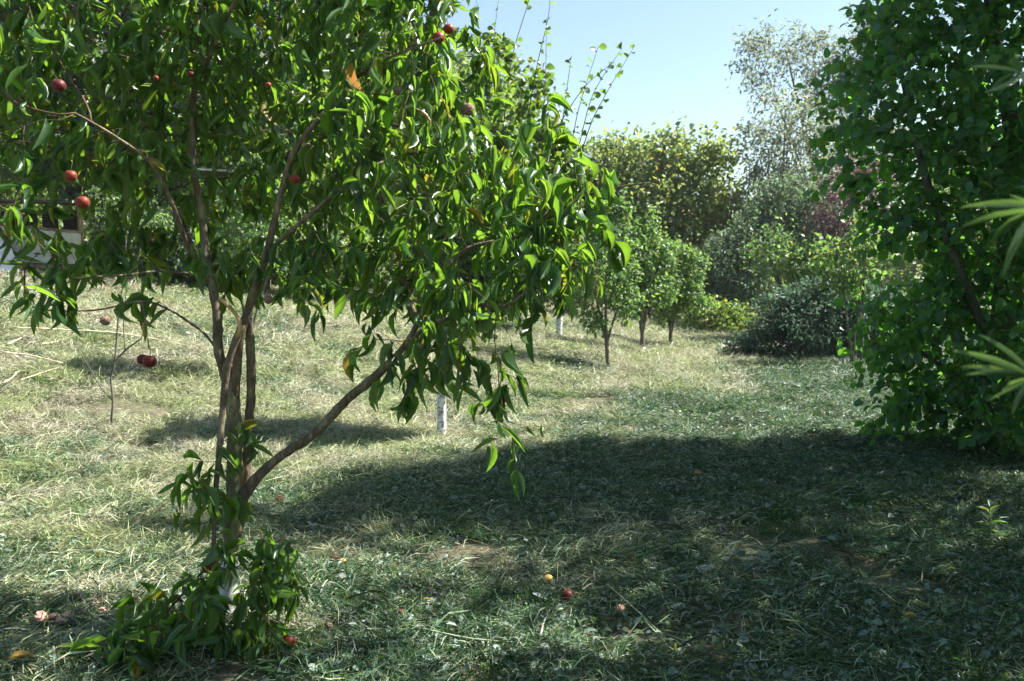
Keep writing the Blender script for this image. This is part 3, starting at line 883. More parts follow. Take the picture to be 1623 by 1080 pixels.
# ------------------------------------------------------------------ woodland edge behind
def far_tree(px, py_base, D, crown, label, leafm, n, per, L, W=(.5, .8), step=.4, bark='grey_bark', group='trees at the edge of the orchard', cat='tree', spread=.12, temps=FAR_T, seed=0, name='woodland_tree',
             kill=.45, infl=2.2, droop=.3, depth=.9, clump=1.5, stems=1, tw=4.4, trunk=.1, upmix=1.0):
    s = D / 1578.0
    x = (px - 811.5) * s
    z = float(ground_h(x, D)); b = np.array([x, D, z])
    blobs = []
    for cx, cy, rx, ry, w in crown:
        c = P(cx, cy, D); per_ = per
        blobs.append((c[0], c[1] + (random.random() - .5) * rx * s * .6, c[2], rx * s, max(rx * s * depth, .4), ry * s, w))
    bz = np.array(blobs)
    top = bz[bz[:, 2].argmax(), :3]
    line = [b - (0, 0, .1), b * .65 + top * .35 + (0, 0, .1), b * .3 + top * .7, top]
    ex = []
    for q in bz[:4]:
        st = b * .75 + top * .25
        if stems > 1: st = b + (random.uniform(-.3, .3), random.uniform(-.3, .3), 0)
        ex.append(([st, st * .5 + q[:3] * .5 + (0, 0, -.1), q[:3]], [trunk * .6, trunk * .45, trunk * .15]))
    return grow_tree(name, b, line, [trunk, trunk * .8, trunk * .5, trunk * .2], blobs, n, step, infl, kill, leafm, M[bark], temps, L, W, per * .34, clump, label, cat, group,
                     spread, droop, .05, .006, extra_lines=ex, rg=np.random.default_rng(100 + seed), iters=60, upmix=upmix, rollv=.9, tw=tw, tseg=step * .45)


far_tree(-80, 0, 21.5, [(-60, 60, 190, 170, 1), (40, 220, 120, 90, 1), (-60, 330, 150, 70, 1), (40, -120, 180, 120, 1)], 'tall dense tree behind the shed at the left edge', M['wood_leaf'], 600, 13, (.10, .16), seed=1)
far_tree(190, 0, 20, [(170, 100, 150, 150, 1), (230, -60, 160, 120, 1), (200, 250, 130, 90, 1), (120, -150, 140, 80, 1)], 'dense dark tree behind the upper left part of the peach crown', M['dark_leaf'], 600, 15, (.11, .17), seed=2)
far_tree(420, 0, 19, [(420, 80, 140, 140, 1), (400, 230, 150, 80, 1), (450, -60, 130, 90, 1)], 'dense woodland tree behind the middle of the peach crown', M['wood_leaf'], 560, 13, (.10, .16), seed=3)
far_tree(600, 0, 22, [(600, 130, 110, 110, 1), (560, 270, 130, 90, 1), (640, 250, 100, 90, 1)], 'bright leafy tree behind the right part of the peach crown', M['walnut_leaf'], 480, 11, (.11, .17), seed=4)
far_tree(760, 0, 24, [(740, 330, 110, 90, 1), (840, 330, 90, 70, 1), (700, 230, 70, 70, .6)], 'low spreading tree behind the whitewashed fruit trees', M['wood_leaf'], 420, 11, (.10, .16), seed=5)
far_tree(985, 0, 34, [(975, 300, 75, 75, 1), (940, 330, 60, 60, 1), (1000, 270, 50, 40, .8)], 'pale green tree left of the rounded walnut tree', M['walnut_leaf'], 560, 12, (.15, .23), seed=6, spread=.2, step=.5)
far_tree(1090, 0, 32, [(1085, 270, 48, 52, 1), (1050, 330, 60, 55, .9), (1135, 320, 48, 48, 1), (1040, 255, 30, 28, .7), (1120, 245, 34, 26, .8), (1160, 350, 34, 36, .8), (1095, 360, 60, 45, .8), (1065, 225, 16, 14, .8)], 'rounded walnut tree with yellowing leaves in the gap of the trees', M['walnut_leaf'], 800, 11, (.15, .24), seed=7, spread=.2, step=.5)
far_tree(1235, 0, 31, [(1215, 235, 45, 60, .8), (1270, 215, 45, 65, .8), (1235, 320, 60, 50, .7), (1290, 300, 50, 55, .8), (1245, 170, 40, 30, .5)],
         'airy grey leaved willow with several thin stems against the sky', M['willow_leaf'], 600, 9, (.13, .2), (.2, .3), seed=8, spread=.14, step=.4, stems=3, trunk=.07, clump=2, tw=4)
far_tree(1350, 0, 34, [(1205, 95, 42, 38, 1.2), (1245, 70, 35, 30, 1.2), (1290, 85, 40, 38, 1.1), (1225, 140, 30, 22, 1), (1330, 120, 50, 55, 1), (1385, 90, 50, 70, .9), (1340, 220, 55, 70, .8), (1310, 170, 40, 50, .7), (1395, 250, 50, 80, .8)],
         'tall airy grey leaved willow leaning left, highest in the gap of sky', M['willow_leaf'], 950, 9, (.13, .2), (.2, .3), seed=9, spread=.16, step=.42, stems=3, trunk=.09, clump=2, tw=4)
far_tree(1165, 0, 27, [(1165, 430, 60, 65, 1), (1130, 450, 40, 45, 1), (1200, 390, 45, 50, .9)], 'grey green olive like shrub in the middle of the woodland edge', M['olive_leaf'], 620, 11, (.09, .15), (.3, .45), seed=10, spread=.12, step=.3, kill=.32, infl=1.6, name='grey_shrub', cat='shrub', stems=3, group='grey shrubs at the woodland edge', tw=6)
far_tree(1260, 0, 28, [(1260, 370, 60, 60, 1), (1300, 340, 45, 55, 1), (1215, 350, 40, 40, .8), (1240, 320, 40, 40, .7)], 'tall grey green shrub below the leaning willow', M['olive_leaf'], 620, 11, (.09, .15), (.3, .45), seed=11, spread=.12, step=.3, kill=.32, infl=1.6, name='grey_shrub', cat='shrub', stems=3, group='grey shrubs at the woodland edge', tw=6)
far_tree(1352, 0, 23, [(1350, 330, 55, 65, 1), (1380, 290, 45, 50, 1), (1335, 380, 40, 35, .8)], 'purple leaved plum tree at the woodland edge', M['purple_leaf'], 460, 8, (.06, .10), (.4, .6), seed=12, spread=.1, step=.28, kill=.28, infl=1.5, name='purple_tree')
far_tree(1270, 0, 22.5, [(1265, 420, 55, 38, 1), (1220, 405, 35, 30, .8), (1310, 430, 45, 30, 1)], 'bright green shrub above the low grey thicket', M['plum_leaf'], 360, 8, (.07, .12), (.5, .7), seed=13, spread=.08, step=.26, kill=.28, infl=1.5, name='green_shrub', cat='shrub', stems=3)
far_tree(1365, 0, 17, [(1335, 405, 40, 14, 1), (1375, 380, 30, 30, .8), (1350, 440, 40, 18, .8)], 'loose shrub with yellow green sprays beside the dark broadleaf tree', M['plum_leaf'], 240, 5, (.08, .12), (.6, .8), seed=14, spread=.06, step=.22, kill=.24, infl=1.2, name='green_shrub', cat='shrub', stems=3, trunk=.05)
far_tree(1275, 0, 18.4, [(1265, 520, 60, 45, 1), (1215, 540, 45, 30, 1), (1300, 480, 45, 35, .6), (1345, 500, 55, 60, 1), (1180, 556, 26, 16, 1), (1395, 520, 45, 50, 1), (1240, 480, 30, 20, .5), (1330, 450, 40, 25, .4)], 'low wide grey blue willow thicket on the flat lawn edge', M['thicket_leaf'], 1300, 15, (.07, .12), (.2, .3), seed=15, spread=.07, step=.2, kill=.2, infl=1.0, name='willow_thicket', cat='shrub', stems=3, trunk=.05)
far_tree(1140, 0, 24, [(1140, 505, 40, 24, 1), (1170, 515, 28, 16, 1), (1110, 495, 30, 20, 1)], 'low bank of green weeds left of the grey thicket', M['wood_leaf'], 260, 8, (.09, .14), (.4, .6), seed=16, spread=.06, step=.22, kill=.24, infl=1.0, name='weed_bank', cat='shrub', stems=3, trunk=.03)
# dark filling wood far behind, one mass
blobs = []
rgf = np.random.default_rng(333)
for row, (D0_, st, hl, hc, hr) in enumerate([(44, 80, 10, 4.6, 9), (38, 90, 9, 3.2, 7), (27, 110, 6.5, 0, 0)]):
    for px in range(-700 if row < 2 else -500, 2300 if row < 2 else 800, st):
        D = D0_ + rgf.random() * 4
        c = P(px, 0, D); h = hl if px < 860 else (hc if px < 1480 else hr)
        h *= .8 + .35 * rgf.random(); z0 = float(ground_h(c[0], D))
        blobs.append((c[0], D, z0 + h * .5, 2.3, 1.3, h * .5, 1))
A = blob_points(blobs, 110000, rgf, .55)
fa = Acc(); k = len(A)
LL = .2 + .16 * rgf.random(k)
bake(fa, A, frames(unit(rgf.normal(size=(k, 3))), unit(rgf.normal(size=(k, 3)) + (0, 0, 1)), rgf.random(k)), LL, LL * .75, FAR_T, rgf)
tag(link('far_wood', fa.mesh('far_wood', M['wood_leaf'])), 'dark mass of woodland far behind the orchard', kind='stuff')
# undergrowth along the top of the slope, left half
for i, (px, D, hh, rpx, mt, lab) in enumerate([
        (205, 18.0, 380, 60, 'wood_leaf', 'low bramble bush right beside the shed'), (270, 17.5, 365, 80, 'dark_leaf', 'dark bush behind the left peach stem'),
        (390, 18, 360, 80, 'dark_leaf', 'dark bush below the middle of the peach crown'), (510, 18.5, 370, 75, 'wood_leaf', 'green bush at the top of the slope behind the peach tree'),
        (640, 19.5, 375, 80, 'wood_leaf', 'wide green bush behind the whitewashed apricot tree'), (770, 21, 390, 80, 'dark_leaf', 'dark bush behind the tall white painted trunk'),
        (900, 25, 400, 70, 'wood_leaf', 'green bush far behind the row of young plum trees'), (1030, 29, 420, 70, 'wood_leaf', 'green bush behind the crowns of the young plum trees')]):
    far_tree(px, 0, D, [(px, hh + 30, rpx, 55, 1), (px - 45, hh + 45, rpx * .6, 40, 1), (px + 45, hh + 40, rpx * .6, 42, 1)], lab, M[mt], 330, 10, (.07, .12), (.4, .65), seed=30 + i,
             spread=.09, step=.25, kill=.28, infl=1.4, name='bush', cat='bush', stems=3, trunk=.04, group='bushes along the top of the slope')


# ------------------------------------------------------------------ narrow-leaved shrub close to the camera, right edge
def near_shrub():
    b = np.array([1.15, 1.45, float(ground_h(1.15, 1.45))])
    t = thing('narrow_leaved_shrub', b, 'out of focus shrub with long narrow leaves at the right edge, very close', 'shrub')
    rg = np.random.default_rng(9)
    st = Acc(); k = 0
    for (px, py, D, leaves) in [
            (1618, 115, 1.55, [(1535, 102), (1558, 140), (1572, 148), (1600, 75), (1690, 150)]),
            (1655, 335, 1.25, [(1538, 317), (1515, 350), (1553, 371), (1602, 308), (1580, 418), (1720, 300), (1700, 400)]),
            (1640, 600, 1.2, [(1508, 548), (1512, 573), (1555, 523), (1574, 618), (1560, 637), (1596, 654), (1700, 560), (1720, 640), (1530, 585)])]:
        tip = P(px, py, D)
        pts, rr = smooth_line([b, b * .5 + tip * .5 + (.18, 0, .1), tip], [.01, .007, .004], .05, .1)
        tube(st, pts, rr, 6)
        for (lx, ly) in leaves:
            e = P(lx, ly, D + (rg.random() - .5) * .16)
            d = e - tip; L = float(np.linalg.norm(d)); d = d / L
            up = unit(np.array([0, rg.normal() * .5 - .5, 1.]))
            tv, tf = NARROW_T[k % 2]; k += 1
            Mm = frames(d[None], up[None], np.array([rg.normal() * .6]))[0]
            a = Acc(); a.add_arr((tv * np.array([L, .085 * L * (.8 + .4 * rg.random()), L * .7])) @ Mm.T + tip, tf.ravel(), np.full(len(tf), 4))
            link('leaf', a.mesh('leaf', M['near_leaf']), t)
    link('stem', st.mesh('stem', M['green_stalk']), t)


near_shrub()


# ------------------------------------------------------------------ shed, tarpaulin, pole at the left
def box_pts(acc, a, b, w, h, up=(0, 0, 1)):
    """beam from a to b"""
    a = np.asarray(a, float); b = np.asarray(b, float)
    d = unit(b - a); s = unit(np.cross(d, np.asarray(up, float))); u = np.cross(s, d)
    v = []
    for p in (a, b):
        for i, j in ((-1, -1), (1, -1), (1, 1), (-1, 1)):
            v.append(p + s * i * w / 2 + u * j * h / 2)
    acc.add(v, [(0, 1, 2, 3), (7, 6, 5, 4), (0, 4, 5, 1), (1, 5, 6, 2), (2, 6, 7, 3), (3, 7, 4, 0)])


def sheet(acc, c00, c10, c11, c01, nu, nvv, amp, thick, rg, sag=0.0):
    u = np.linspace(0, 1, nu); v = np.linspace(0, 1, nvv)
    U_, V_ = np.meshgrid(u, v)
    c = [np.asarray(q, float) for q in (c00, c10, c11, c01)]
    Pm = (c[0] * ((1 - U_) * (1 - V_))[..., None] + c[1] * (U_ * (1 - V_))[..., None] + c[2] * (U_ * V_)[..., None] + c[3] * ((1 - U_) * V_)[..., None])
    nrm = unit(np.cross(c[1] - c[0], c[3] - c[0]))
    o = rg.random() * 50
    nn = (noise2(U_ * 8 + o, V_ * 3, 1.0, 4) - .5) * 2 + (noise2(U_ * 20 + o, V_ * 8, 1.0, 5) - .5) * .6
    Pm = Pm + nrm * (nn * amp)[..., None] - np.array([0, 0, 1]) * (sag * np.sin(U_ * math.pi) * V_)[..., None]
    fr = Pm.reshape(-1, 3); bk = fr - nrm * thick
    F = []
    N0 = nu * nvv
    for j in range(nvv - 1):
        for i in range(nu - 1):
            q0 = j * nu + i
            F.append((q0, q0 + 1, q0 + nu + 1, q0 + nu)); F.append((N0 + q0 + nu, N0 + q0 + nu + 1, N0 + q0 + 1, N0 + q0))
    edge = [j * nu for j in range(nvv)] + [(nvv - 1) * nu + i for i in range(1, nu)] + [j * nu + nu - 1 for j in range(nvv - 2, -1, -1)] + [i for i in range(nu - 2, 0, -1)]
    for a_, b_ in zip(edge, edge[1:] + edge[:1]): F.append((a_, b_, N0 + b_, N0 + a_))
    acc.add(np.vstack([fr, bk]), F)


M['canvas'] = plain_mat('canvas', (.40, .36, .27), (.72, .71, .68), 1.6, .75, .3)
M['old_wood'] = plain_mat('old_wood', (.12, .085, .055), (.32, .23, .14), 9, .85, .5)
M['dark_wood'] = plain_mat('dark_wood', (.03, .026, .022), (.08, .065, .05), 9, .9, .5)
M['white_paint'] = plain_mat('white_paint', (.62, .62, .6), (.82, .82, .8), 15, .5, .1)
M['tarp'] = plain_mat('tarp', (.30, .20, .15), (.68, .68, .70), 1.3, .5, .2, (.40, .55))
M['slab'] = plain_mat('slab', (.5, .48, .44), (.72, .7, .66), 9, .9, .4)
rg = np.random.default_rng(3)
D0 = 16.3
cor = P(130, 452, D0); shz = float(ground_h(cor[0], D0))
shed = thing('shed', (cor[0] - 1.2, D0 + .5, shz), 'low open shed with a dirty white canvas panel on its front, left edge', 'shed')
a = Acc(); sheet(a, P(-140, 408, D0), P(129, 420, D0), P(128, 371, D0), P(-140, 345, D0), 60, 12, .025, .006, rg); link('canvas_panel', a.mesh('canvas_panel', M['canvas']), shed)
a = Acc(); box_pts(a, P(-150, 343, D0 + .03), P(132, 369, D0 + .03), .05, .05); link('rail', a.mesh('rail', M['old_wood'], False), shed)
a = Acc(); box_pts(a, P(-150, 414, D0 + .05), P(130, 425, D0 + .05), .05, .07); link('rail', a.mesh('rail', M['old_wood'], False), shed)
gz = lambda p: np.array([p[0], p[1], float(ground_h(p[0], p[1])) - .05])
for px, dd_ in ((127, .06), (20, .06), (-140, .06), (127, 1.6), (-140, 1.6)):
    top = P(px, 300 + (25 if px > 0 else 0), D0 + dd_); bt = gz(top)
    a = Acc(); box_pts(a, bt, top, .07, .07, (0, 1, 0)); link('post', a.mesh('post', M['old_wood'], False), shed)
for i in range(9):
    x0 = -150 + i * 33
    z0, z1 = P(0, 420, D0)[2] - .3, P(0, 325, D0)[2]
    p0 = P(x0, 400, D0 + 1.7)
    a = Acc(); box_pts(a, [p0[0], D0 + 1.7, z0], [p0[0], D0 + 1.7, z1], .285, .02, (0, 1, 0)); link('plank', a.mesh('plank', M['dark_wood'], False), shed)
for i in range(4):
    y0 = D0 - .15 + i * .52
    zz = P(0, 318, D0)[2] + i * .04
    a = Acc(); box_pts(a, [P(-160, 0, D0)[0], y0, zz], [P(138, 0, D0)[0], y0, zz - .06], .5, .02); link('roof_board', a.mesh('roof_board', M['dark_wood'], False), shed)
tp = thing('tarpaulin', G(20, 456), 'greyish white plastic sheet with brown stains hanging slack beside the shed', 'tarpaulin')
a = Acc(); sheet(a, P(-60, 452, D0 - .9), P(40, 457, D0 - .6), P(13, 372, D0 - .3), P(-60, 362, D0 - .3), 26, 22, .06, .005, rg); link('sheet', a.mesh('sheet', M['tarp']), tp)
pk = Acc(); p0, p1 = P(-30, 418, D0 - 1.0), P(41, 458, D0 - .9); box_pts(pk, p0, p1, .12, .035)
tag(link('plank', pk.mesh('plank', M['old_wood'], False)), 'dark weathered plank leaning against the slack plastic sheet', 'plank')
pk = Acc(); p0, p1 = G(15, 462), G(76, 460); box_pts(pk, p0 + (0, 0, .03), p1 + (0, 0, .03), .25, .05)
tag(link('stone_slab', pk.mesh('stone_slab', M['slab'], False)), 'pale flat slab lying on the grass in front of the shed', 'slab')
D1 = 18.0
fr = thing('pole_rack', gz(P(300, 400, D1)), 'thin white horizontal pole on wooden posts behind the left peach stem', 'rack')
a = Acc(); tube(a, [P(228, 266, D1), P(300, 268, D1), P(372, 271, D1)], [.02, .02, .02], 8); link('pole', a.mesh('pole', M['white_paint']), fr)
for px in (226, 374):
    top = P(px, 262, D1); a = Acc(); tube(a, [gz(top), top], [.035, .03], 7); link('post', a.mesh('post', M['dark_wood']), fr)


# ------------------------------------------------------------------ ground cover
def scatter(n, y0, y1, pw, side=.62, extra=.9):
    """points on the ground, thinning with distance by power pw of the depth"""
    u = R.random(n)
    e = 2 - pw
    D = (y0 ** e + u * (y1 ** e - y0 ** e)) ** (1 / e)
    x = (R.random(n) * 2 - 1) * (side * D + extra)
    return x, D


def lush_shade(x, y):
    """0 = dry mown slope on the left, 1 = greener, shade-darkened flat ground on the right and near"""
    e = np.interp(y, [1.5, 3, 4, 5, 8, 10, 14, 20], [-2.8, -2.0, -1.6, -1.2, -.5, 0.6, 3.0, 5.5])  # edge traces the trees' cast shadow, so darker cover fills the shaded part
    v = 1 / (1 + np.exp(-(x - e) * 2.2))
    return np.clip(v * .95 + (noise2(x, y, 1.1, 6) - .45) * .9, 0, 1)


BLADE = [(np.array([[0, .5, 0], [0, -.5, 0], [.5, .45, .12], [.5, -.45, .12], [1, 0, -.02]]), None),
         (np.array([[0, .5, 0], [0, -.5, 0], [.45, .65, .05], [.5, -.25, .05], [.95, .35, .02]]), None),
         (np.array([[0, .5, .03], [0, -.5, .0], [.55, .2, .2], [.5, -.8, .17], [1, -.9, .1]]), None)]


def blades(acc, x, y, L, Wd, tilt, lift, ang=None):
    n = len(x)
    ang = R.random(n) * 2 * math.pi if ang is None else ang
    d = np.stack([np.cos(ang) * np.cos(tilt), np.sin(ang) * np.cos(tilt), np.sin(tilt)], -1)
    z = ground_h(x, y) + lift
    pos = np.stack([x, y, z], -1)
    up = unit(np.array([0, 0, 1.]) + R.normal(size=(n, 3)) * .35)
    Mm = frames(d, up, R.normal(size=n) * .5)
    k = R.integers(0, 3, n)
    for ti in range(3):
        m = k == ti
        tv = BLADE[ti][0]
        loc = tv[None] * np.stack([L[m], Wd[m], L[m]], -1)[:, None, :]
        v = np.einsum('nij,nkj->nki', Mm[m], loc) + pos[m][:, None, :]
        N = m.sum()
        base = (np.arange(N) * 5)[:, None]
        l = (np.array([[0, 1, 3, 2, 2, 3, 4]]) + base).ravel()
        acc.add_arr(v.reshape(-1, 3), l, np.tile([4, 3], N))


M['dry_blade'] = blade_mat('dry_blade', [(0, (.13, .10, .07)), (.2, (.29, .25, .17)), (.5, (.50, .47, .34)), (.72, (.37, .40, .22)), (.9, (.62, .59, .47)), (1, (.78, .76, .68))], .3, .6, (.72, .86, .54))
M['cut_blade'] = blade_mat('cut_blade', [(0, (.012, .026, .010)), (.45, (.035, .085, .026)), (.72, (.07, .15, .05)), (.9, (.17, .26, .13)), (1, (.42, .48, .36))], .25, .5, (.7, .88, .78))  # green of the clippings, darkened further to deepen the lawn's shade
M['grass_blade'] = blade_mat('grass_blade', [(0, (.03, .075, .02)), (.5, (.06, .13, .03)), (.9, (.12, .2, .05)), (1, (.28, .3, .1))], .4, .5, (.8, 1, .8))
M['cut_leaf'] = leaf_mat('cut_leaf', [(0, (.03, .07, .04)), (.45, (.045, .11, .045)), (.7, (.09, .17, .09)), (.88, (.22, .29, .24)), (.97, (.46, .52, .50)), (1, (.18, .12, .07))], (.2, .3, .1), .25, .45, (.24, .30, .27), .4, .6)


def gn_scatter(name, mat_objs, pos, rot, scl, idx, label):
    """points of one mesh carrying little clumps (geometry nodes)"""
    me = bpy.data.meshes.new(name)
    me.vertices.add(len(pos)); me.vertices.foreach_set('co', pos.astype(np.float32).ravel())
    for an, ty, dat in (('rot', 'FLOAT_VECTOR', rot), ('scl', 'FLOAT', scl), ('idx', 'INT', idx)):
        at = me.attributes.new(an, ty, 'POINT')
        at.data.foreach_set('vector' if ty == 'FLOAT_VECTOR' else 'value', np.ascontiguousarray(dat, dtype=np.int32 if ty == 'INT' else np.float32).ravel())
    o = link(name, me); tag(o, label[0], label[1], kind='stuff')
    ng = bpy.data.node_groups.new(name, 'GeometryNodeTree')
    ng.interface.new_socket('Geometry', in_out='INPUT', socket_type='NodeSocketGeometry')
    ng.interface.new_socket('Geometry', in_out='OUTPUT', socket_type='NodeSocketGeometry')
    N, K = ng.nodes, ng.links
    gi = N.new('NodeGroupInput'); go = N.new('NodeGroupOutput')
    mp = N.new('GeometryNodeMeshToPoints'); K.new(gi.outputs[0], mp.inputs['Mesh'])
    ip = N.new('GeometryNodeInstanceOnPoints'); K.new(mp.outputs[0], ip.inputs['Points'])
    for q in reversed(mat_objs):
        oi = N.new('GeometryNodeObjectInfo'); oi.inputs['Object'].default_value = q; oi.inputs['As Instance'].default_value = True
    jn = N.new('GeometryNodeJoinGeometry')
    for q in [x for x in N if x.bl_idname == 'GeometryNodeObjectInfo']: K.new(q.outputs['Geometry'], jn.inputs[0])
    K.new(jn.outputs[0], ip.inputs['Instance']); ip.inputs['Pick Instance'].default_value = True
    def at(nm, ty):
        a_ = N.new('GeometryNodeInputNamedAttribute'); a_.data_type = ty; a_.inputs['Name'].default_value = nm; return a_.outputs['Attribute']
    K.new(at('idx', 'INT'), ip.inputs['Instance Index'])
    er = N.new('FunctionNodeEulerToRotation'); K.new(at('rot', 'FLOAT_VECTOR'), er.inputs[0]); K.new(er.outputs[0], ip.inputs['Rotation'])
    K.new(at('scl', 'FLOAT'), ip.inputs['Scale'])
    K.new(ip.outputs[0], go.inputs[0])
    md = o.modifiers.new('clumps', 'NODES'); md.node_group = ng
    return o


def place(x, y, sc, nvar, tilt=.08):
    n = len(x); e = .08
    z = ground_h(x, y)
    gx = (ground_h(x + e, y) - ground_h(x - e, y)) / (2 * e); gy = (ground_h(x, y + e) - ground_h(x, y - e)) / (2 * e)
    nrm = unit(np.stack([-gx, -gy, np.ones(n)], -1) + R.normal(size=(n, 3)) * tilt)
    rot = np.zeros((n, 3))
    from mathutils import Quaternion
    for i in range(n):
        qn = Vector(nrm[i]).to_track_quat('Z', 'Y') @ Quaternion((0, 0, 1), R.random() * 6.283)
        rot[i] = qn.to_euler()
    return np.stack([x, y, z], -1), rot, sc, R.integers(0, nvar, n)


def clump_src(name, parts):
    """one clump; parts = [(acc, material)]"""
    a = Acc()
    off = 0; V_, L_, N_, MI = [], [], [], []
    for k, (q, mt) in enumerate(parts):
        if not q.v: continue
        v = np.concatenate(q.v); l = np.concatenate(q.l); n = np.concatenate(q.n)
        V_.append(v); L_.append(l + off); N_.append(n); MI.append(np.full(len(n), k)); off += len(v)
    a.add_arr(np.concatenate(V_), np.concatenate(L_), np.concatenate(N_))
    me = a.mesh(name, parts[0][1])
    for q, mt in parts[1:]: me.materials.append(mt)
    me.polygons.foreach_set('material_index', np.concatenate(MI).astype(np.int32))
    return bpy.data.objects.new(name, me)


_gh = ground_h
def flat_blades(acc, n, rad_, L0, L1, w0, w1, tl, lift, ang=None):
    global ground_h
    rr_ = rad_ * np.sqrt(R.random(n)) * (.6 + .6 * R.random(n)); th_ = R.random(n) * 6.283
    ground_h = lambda x, y: np.zeros(np.shape(x))
    blades(acc, rr_ * np.cos(th_), rr_ * np.sin(th_), L0 + (L1 - L0) * R.random(n) ** 1.6, w0 + (w1 - w0) * R.random(n), R.normal(size=n) * .3 + tl, lift * R.random(n) ** 1.5 + .002, ang)
    ground_h = _gh


def flat_leaves(acc, n, rad_, L0, L1, wr0, wr1, zt, lift, temps=PLUM_T):
    rr_ = rad_ * np.sqrt(R.random(n)); th_ = R.random(n) * 6.283
    an = R.random(n) * 6.283; d = np.stack([np.cos(an), np.sin(an), R.normal(size=n) * zt], -1)
    L = L0 + (L1 - L0) * R.random(n) ** 1.8
    bake(acc, np.stack([rr_ * np.cos(th_), rr_ * np.sin(th_), .005 + lift * R.random(n)], -1), frames(d, unit(np.array([0, 0, 1.]) + R.normal(size=(n, 3)) * zt), R.normal(size=n) * .4), L, L * (wr0 + (wr1 - wr0) * R.random(n)), temps)


hay_src, cut_src, weed_src, grass_src, litter_src = [], [], [], [], []
for k in range(6):
    a = Acc(); dirn = R.random() * 6.283
    flat_blades(a, 330, .19, .03, .12, .0016, .0038, .1, .045, dirn + R.normal(size=330) * (.5 + .25 * k))
    b_ = Acc(); flat_blades(b_, 60, .19, .02, .08, .002, .004, .15, .03)
    hay_src.append(clump_src('hay_clump', [(a, M['dry_blade']), (b_, M['cut_blade'])]))
    a = Acc(); dirn = R.random() * 6.283
    flat_blades(a, 260, .19, .025, .12, .0018, .004, .12, .045, dirn + R.normal(size=260) * (.6 + .25 * k))
    b_ = Acc(); flat_leaves(b_, 55, .19, .008, .045, .3, .7, .45, .045)
    c_ = Acc(); flat_blades(c_, 45, .19, .03, .11, .0014, .003, .1, .04)
    cut_src.append(clump_src('cut_clump', [(a, M['cut_blade']), (b_, M['cut_leaf']), (c_, M['dry_blade'])]))
    a = Acc(); flat_leaves(a, 46 if k % 2 else 70, .13, .012, .05 if k % 2 else .03, .4, .75, .4, .06)
    weed_src.append(clump_src('weed_clump', [(a, M['weed_leaf'])]))
    a = Acc(); n_ = 90
    flat_blades(a, n_, .09, .025, .085, .0018, .004, 1.0, .004)
    grass_src.append(clump_src('grass_clump', [(a, M['grass_blade'])]))


def cover(name, srcs, n, y0, y1, pw, prob, s0, s1, grow, label, tilt=.08):
    x, y = scatter(n, y0, y1, pw)
    m = R.random(n) < prob(x, y) * cover_left(x, y); x, y = x[m], y[m]
    sc = (s0 + (s1 - s0) * R.random(len(x))) * np.maximum(1, y / grow) ** .75
    return gn_scatter(name, srcs, *place(x, y, sc, len(srcs), tilt), label)


cl = lambda v: np.clip(v, 0, 1)
SOIL = [(*G(745, 880)[:2], .42, .34), (*G(1140, 1010)[:2], .5, .16), (*G(880, 565)[:2], .9, .8), (*G(90, 1005)[:2], .5, .16), (*G(500, 850)[:2], .35, .3), (*G(190, 655)[:2], .4, .4), (*G(1345, 925)[:2], .5, .16),
        (*G(1180, 890)[:2], .3, .16), (*G(620, 950)[:2], .3, .14), (*G(930, 640)[:2], .7, .5)]


def cover_left(x, y):
    k = np.ones(len(x))
    for sx, sy, ra, rb in SOIL:
        d = np.sqrt(((x - sx) / ra) ** 2 + ((y - sy) / rb) ** 2) + (noise2(x, y, .15, 4) - .5) * .8
        k *= cl(.05 + (d - .62) * 1.5)
    return k


cover('mown_hay', hay_src, 15000, 1.9, 30, .75, lambda x, y: cl(1.15 - lush_shade(x, y) * 1.25) * cl((noise2(x, y, .4, 7) - .12) * 6), .7, 1.25, 8, ('dry pale mown grass strewn over the slope', 'grass'))
cover('cut_grass', cut_src, 15000, 1.9, 26, .8, lambda x, y: cl(.06 + lush_shade(x, y) * 1.2) * cl((noise2(x, y, .38, 0) - .2) * 6), .7, 1.25, 8, ('freshly cut green and grey grass, coloured darker where the shade lies', 'grass'))
cover('ground_weeds', weed_src, 10000, 1.9, 18, .8, lambda x, y: cl(.10 + lush_shade(x, y)) * cl(1.15 - y / 9.5) * (noise2(x, y, .8, 2) * .6 + noise2(x, y, .25, 1) * .4 > .5), .55, 1.1, 9, ('low green weeds spreading in patches near the peach tree', 'weeds'))
cover('grass', grass_src, 14000, 1.9, 28, .8, lambda x, y: cl((noise2(x, y, .7, 5) * .6 + noise2(x, y, .2, 4) * .4 - .5) * 8), .6, 1.3, 8, ('short standing green grass in patches', 'grass'))

# longer single pieces on top
x, y = scatter(26000, 2.0, 24, 1.0)
lu = lush_shade(x, y); a = Acc(); n = len(x); far = np.maximum(1, y / 8)
m = R.random(n) > lu
xx, yy = x[m], y[m]; n = len(xx)
blades(a, xx, yy, (.10 + .16 * R.random(n) ** 2), (.002 + .0025 * R.random(n)) * far[m], R.normal(size=n) * .14 + .05, .02 + .04 * R.random(n))
tag(link('loose_straw', a.mesh('loose_straw', M['dry_blade'])), 'longer loose straws lying on top of the mown grass', 'straw', kind='stuff')
a = Acc(); xx, yy = x[~m], y[~m]; n = len(xx)
blades(a, xx, yy, (.10 + .18 * R.random(n) ** 2), (.002 + .0025 * R.random(n)) * far[~m], R.normal(size=n) * .14 + .05, .02 + .045 * R.random(n))
tag(link('loose_stems', a.mesh('loose_stems', M['cut_blade'])), 'longer loose green stems lying on the shaded lawn', 'stems', kind='stuff')
x, y = scatter(22000, 2.0, 20, .9)
m = (R.random(len(x)) < lush_shade(x, y) ** 1.5) & (noise2(x, y, .5, 3) > .4); x, y = x[m], y[m]
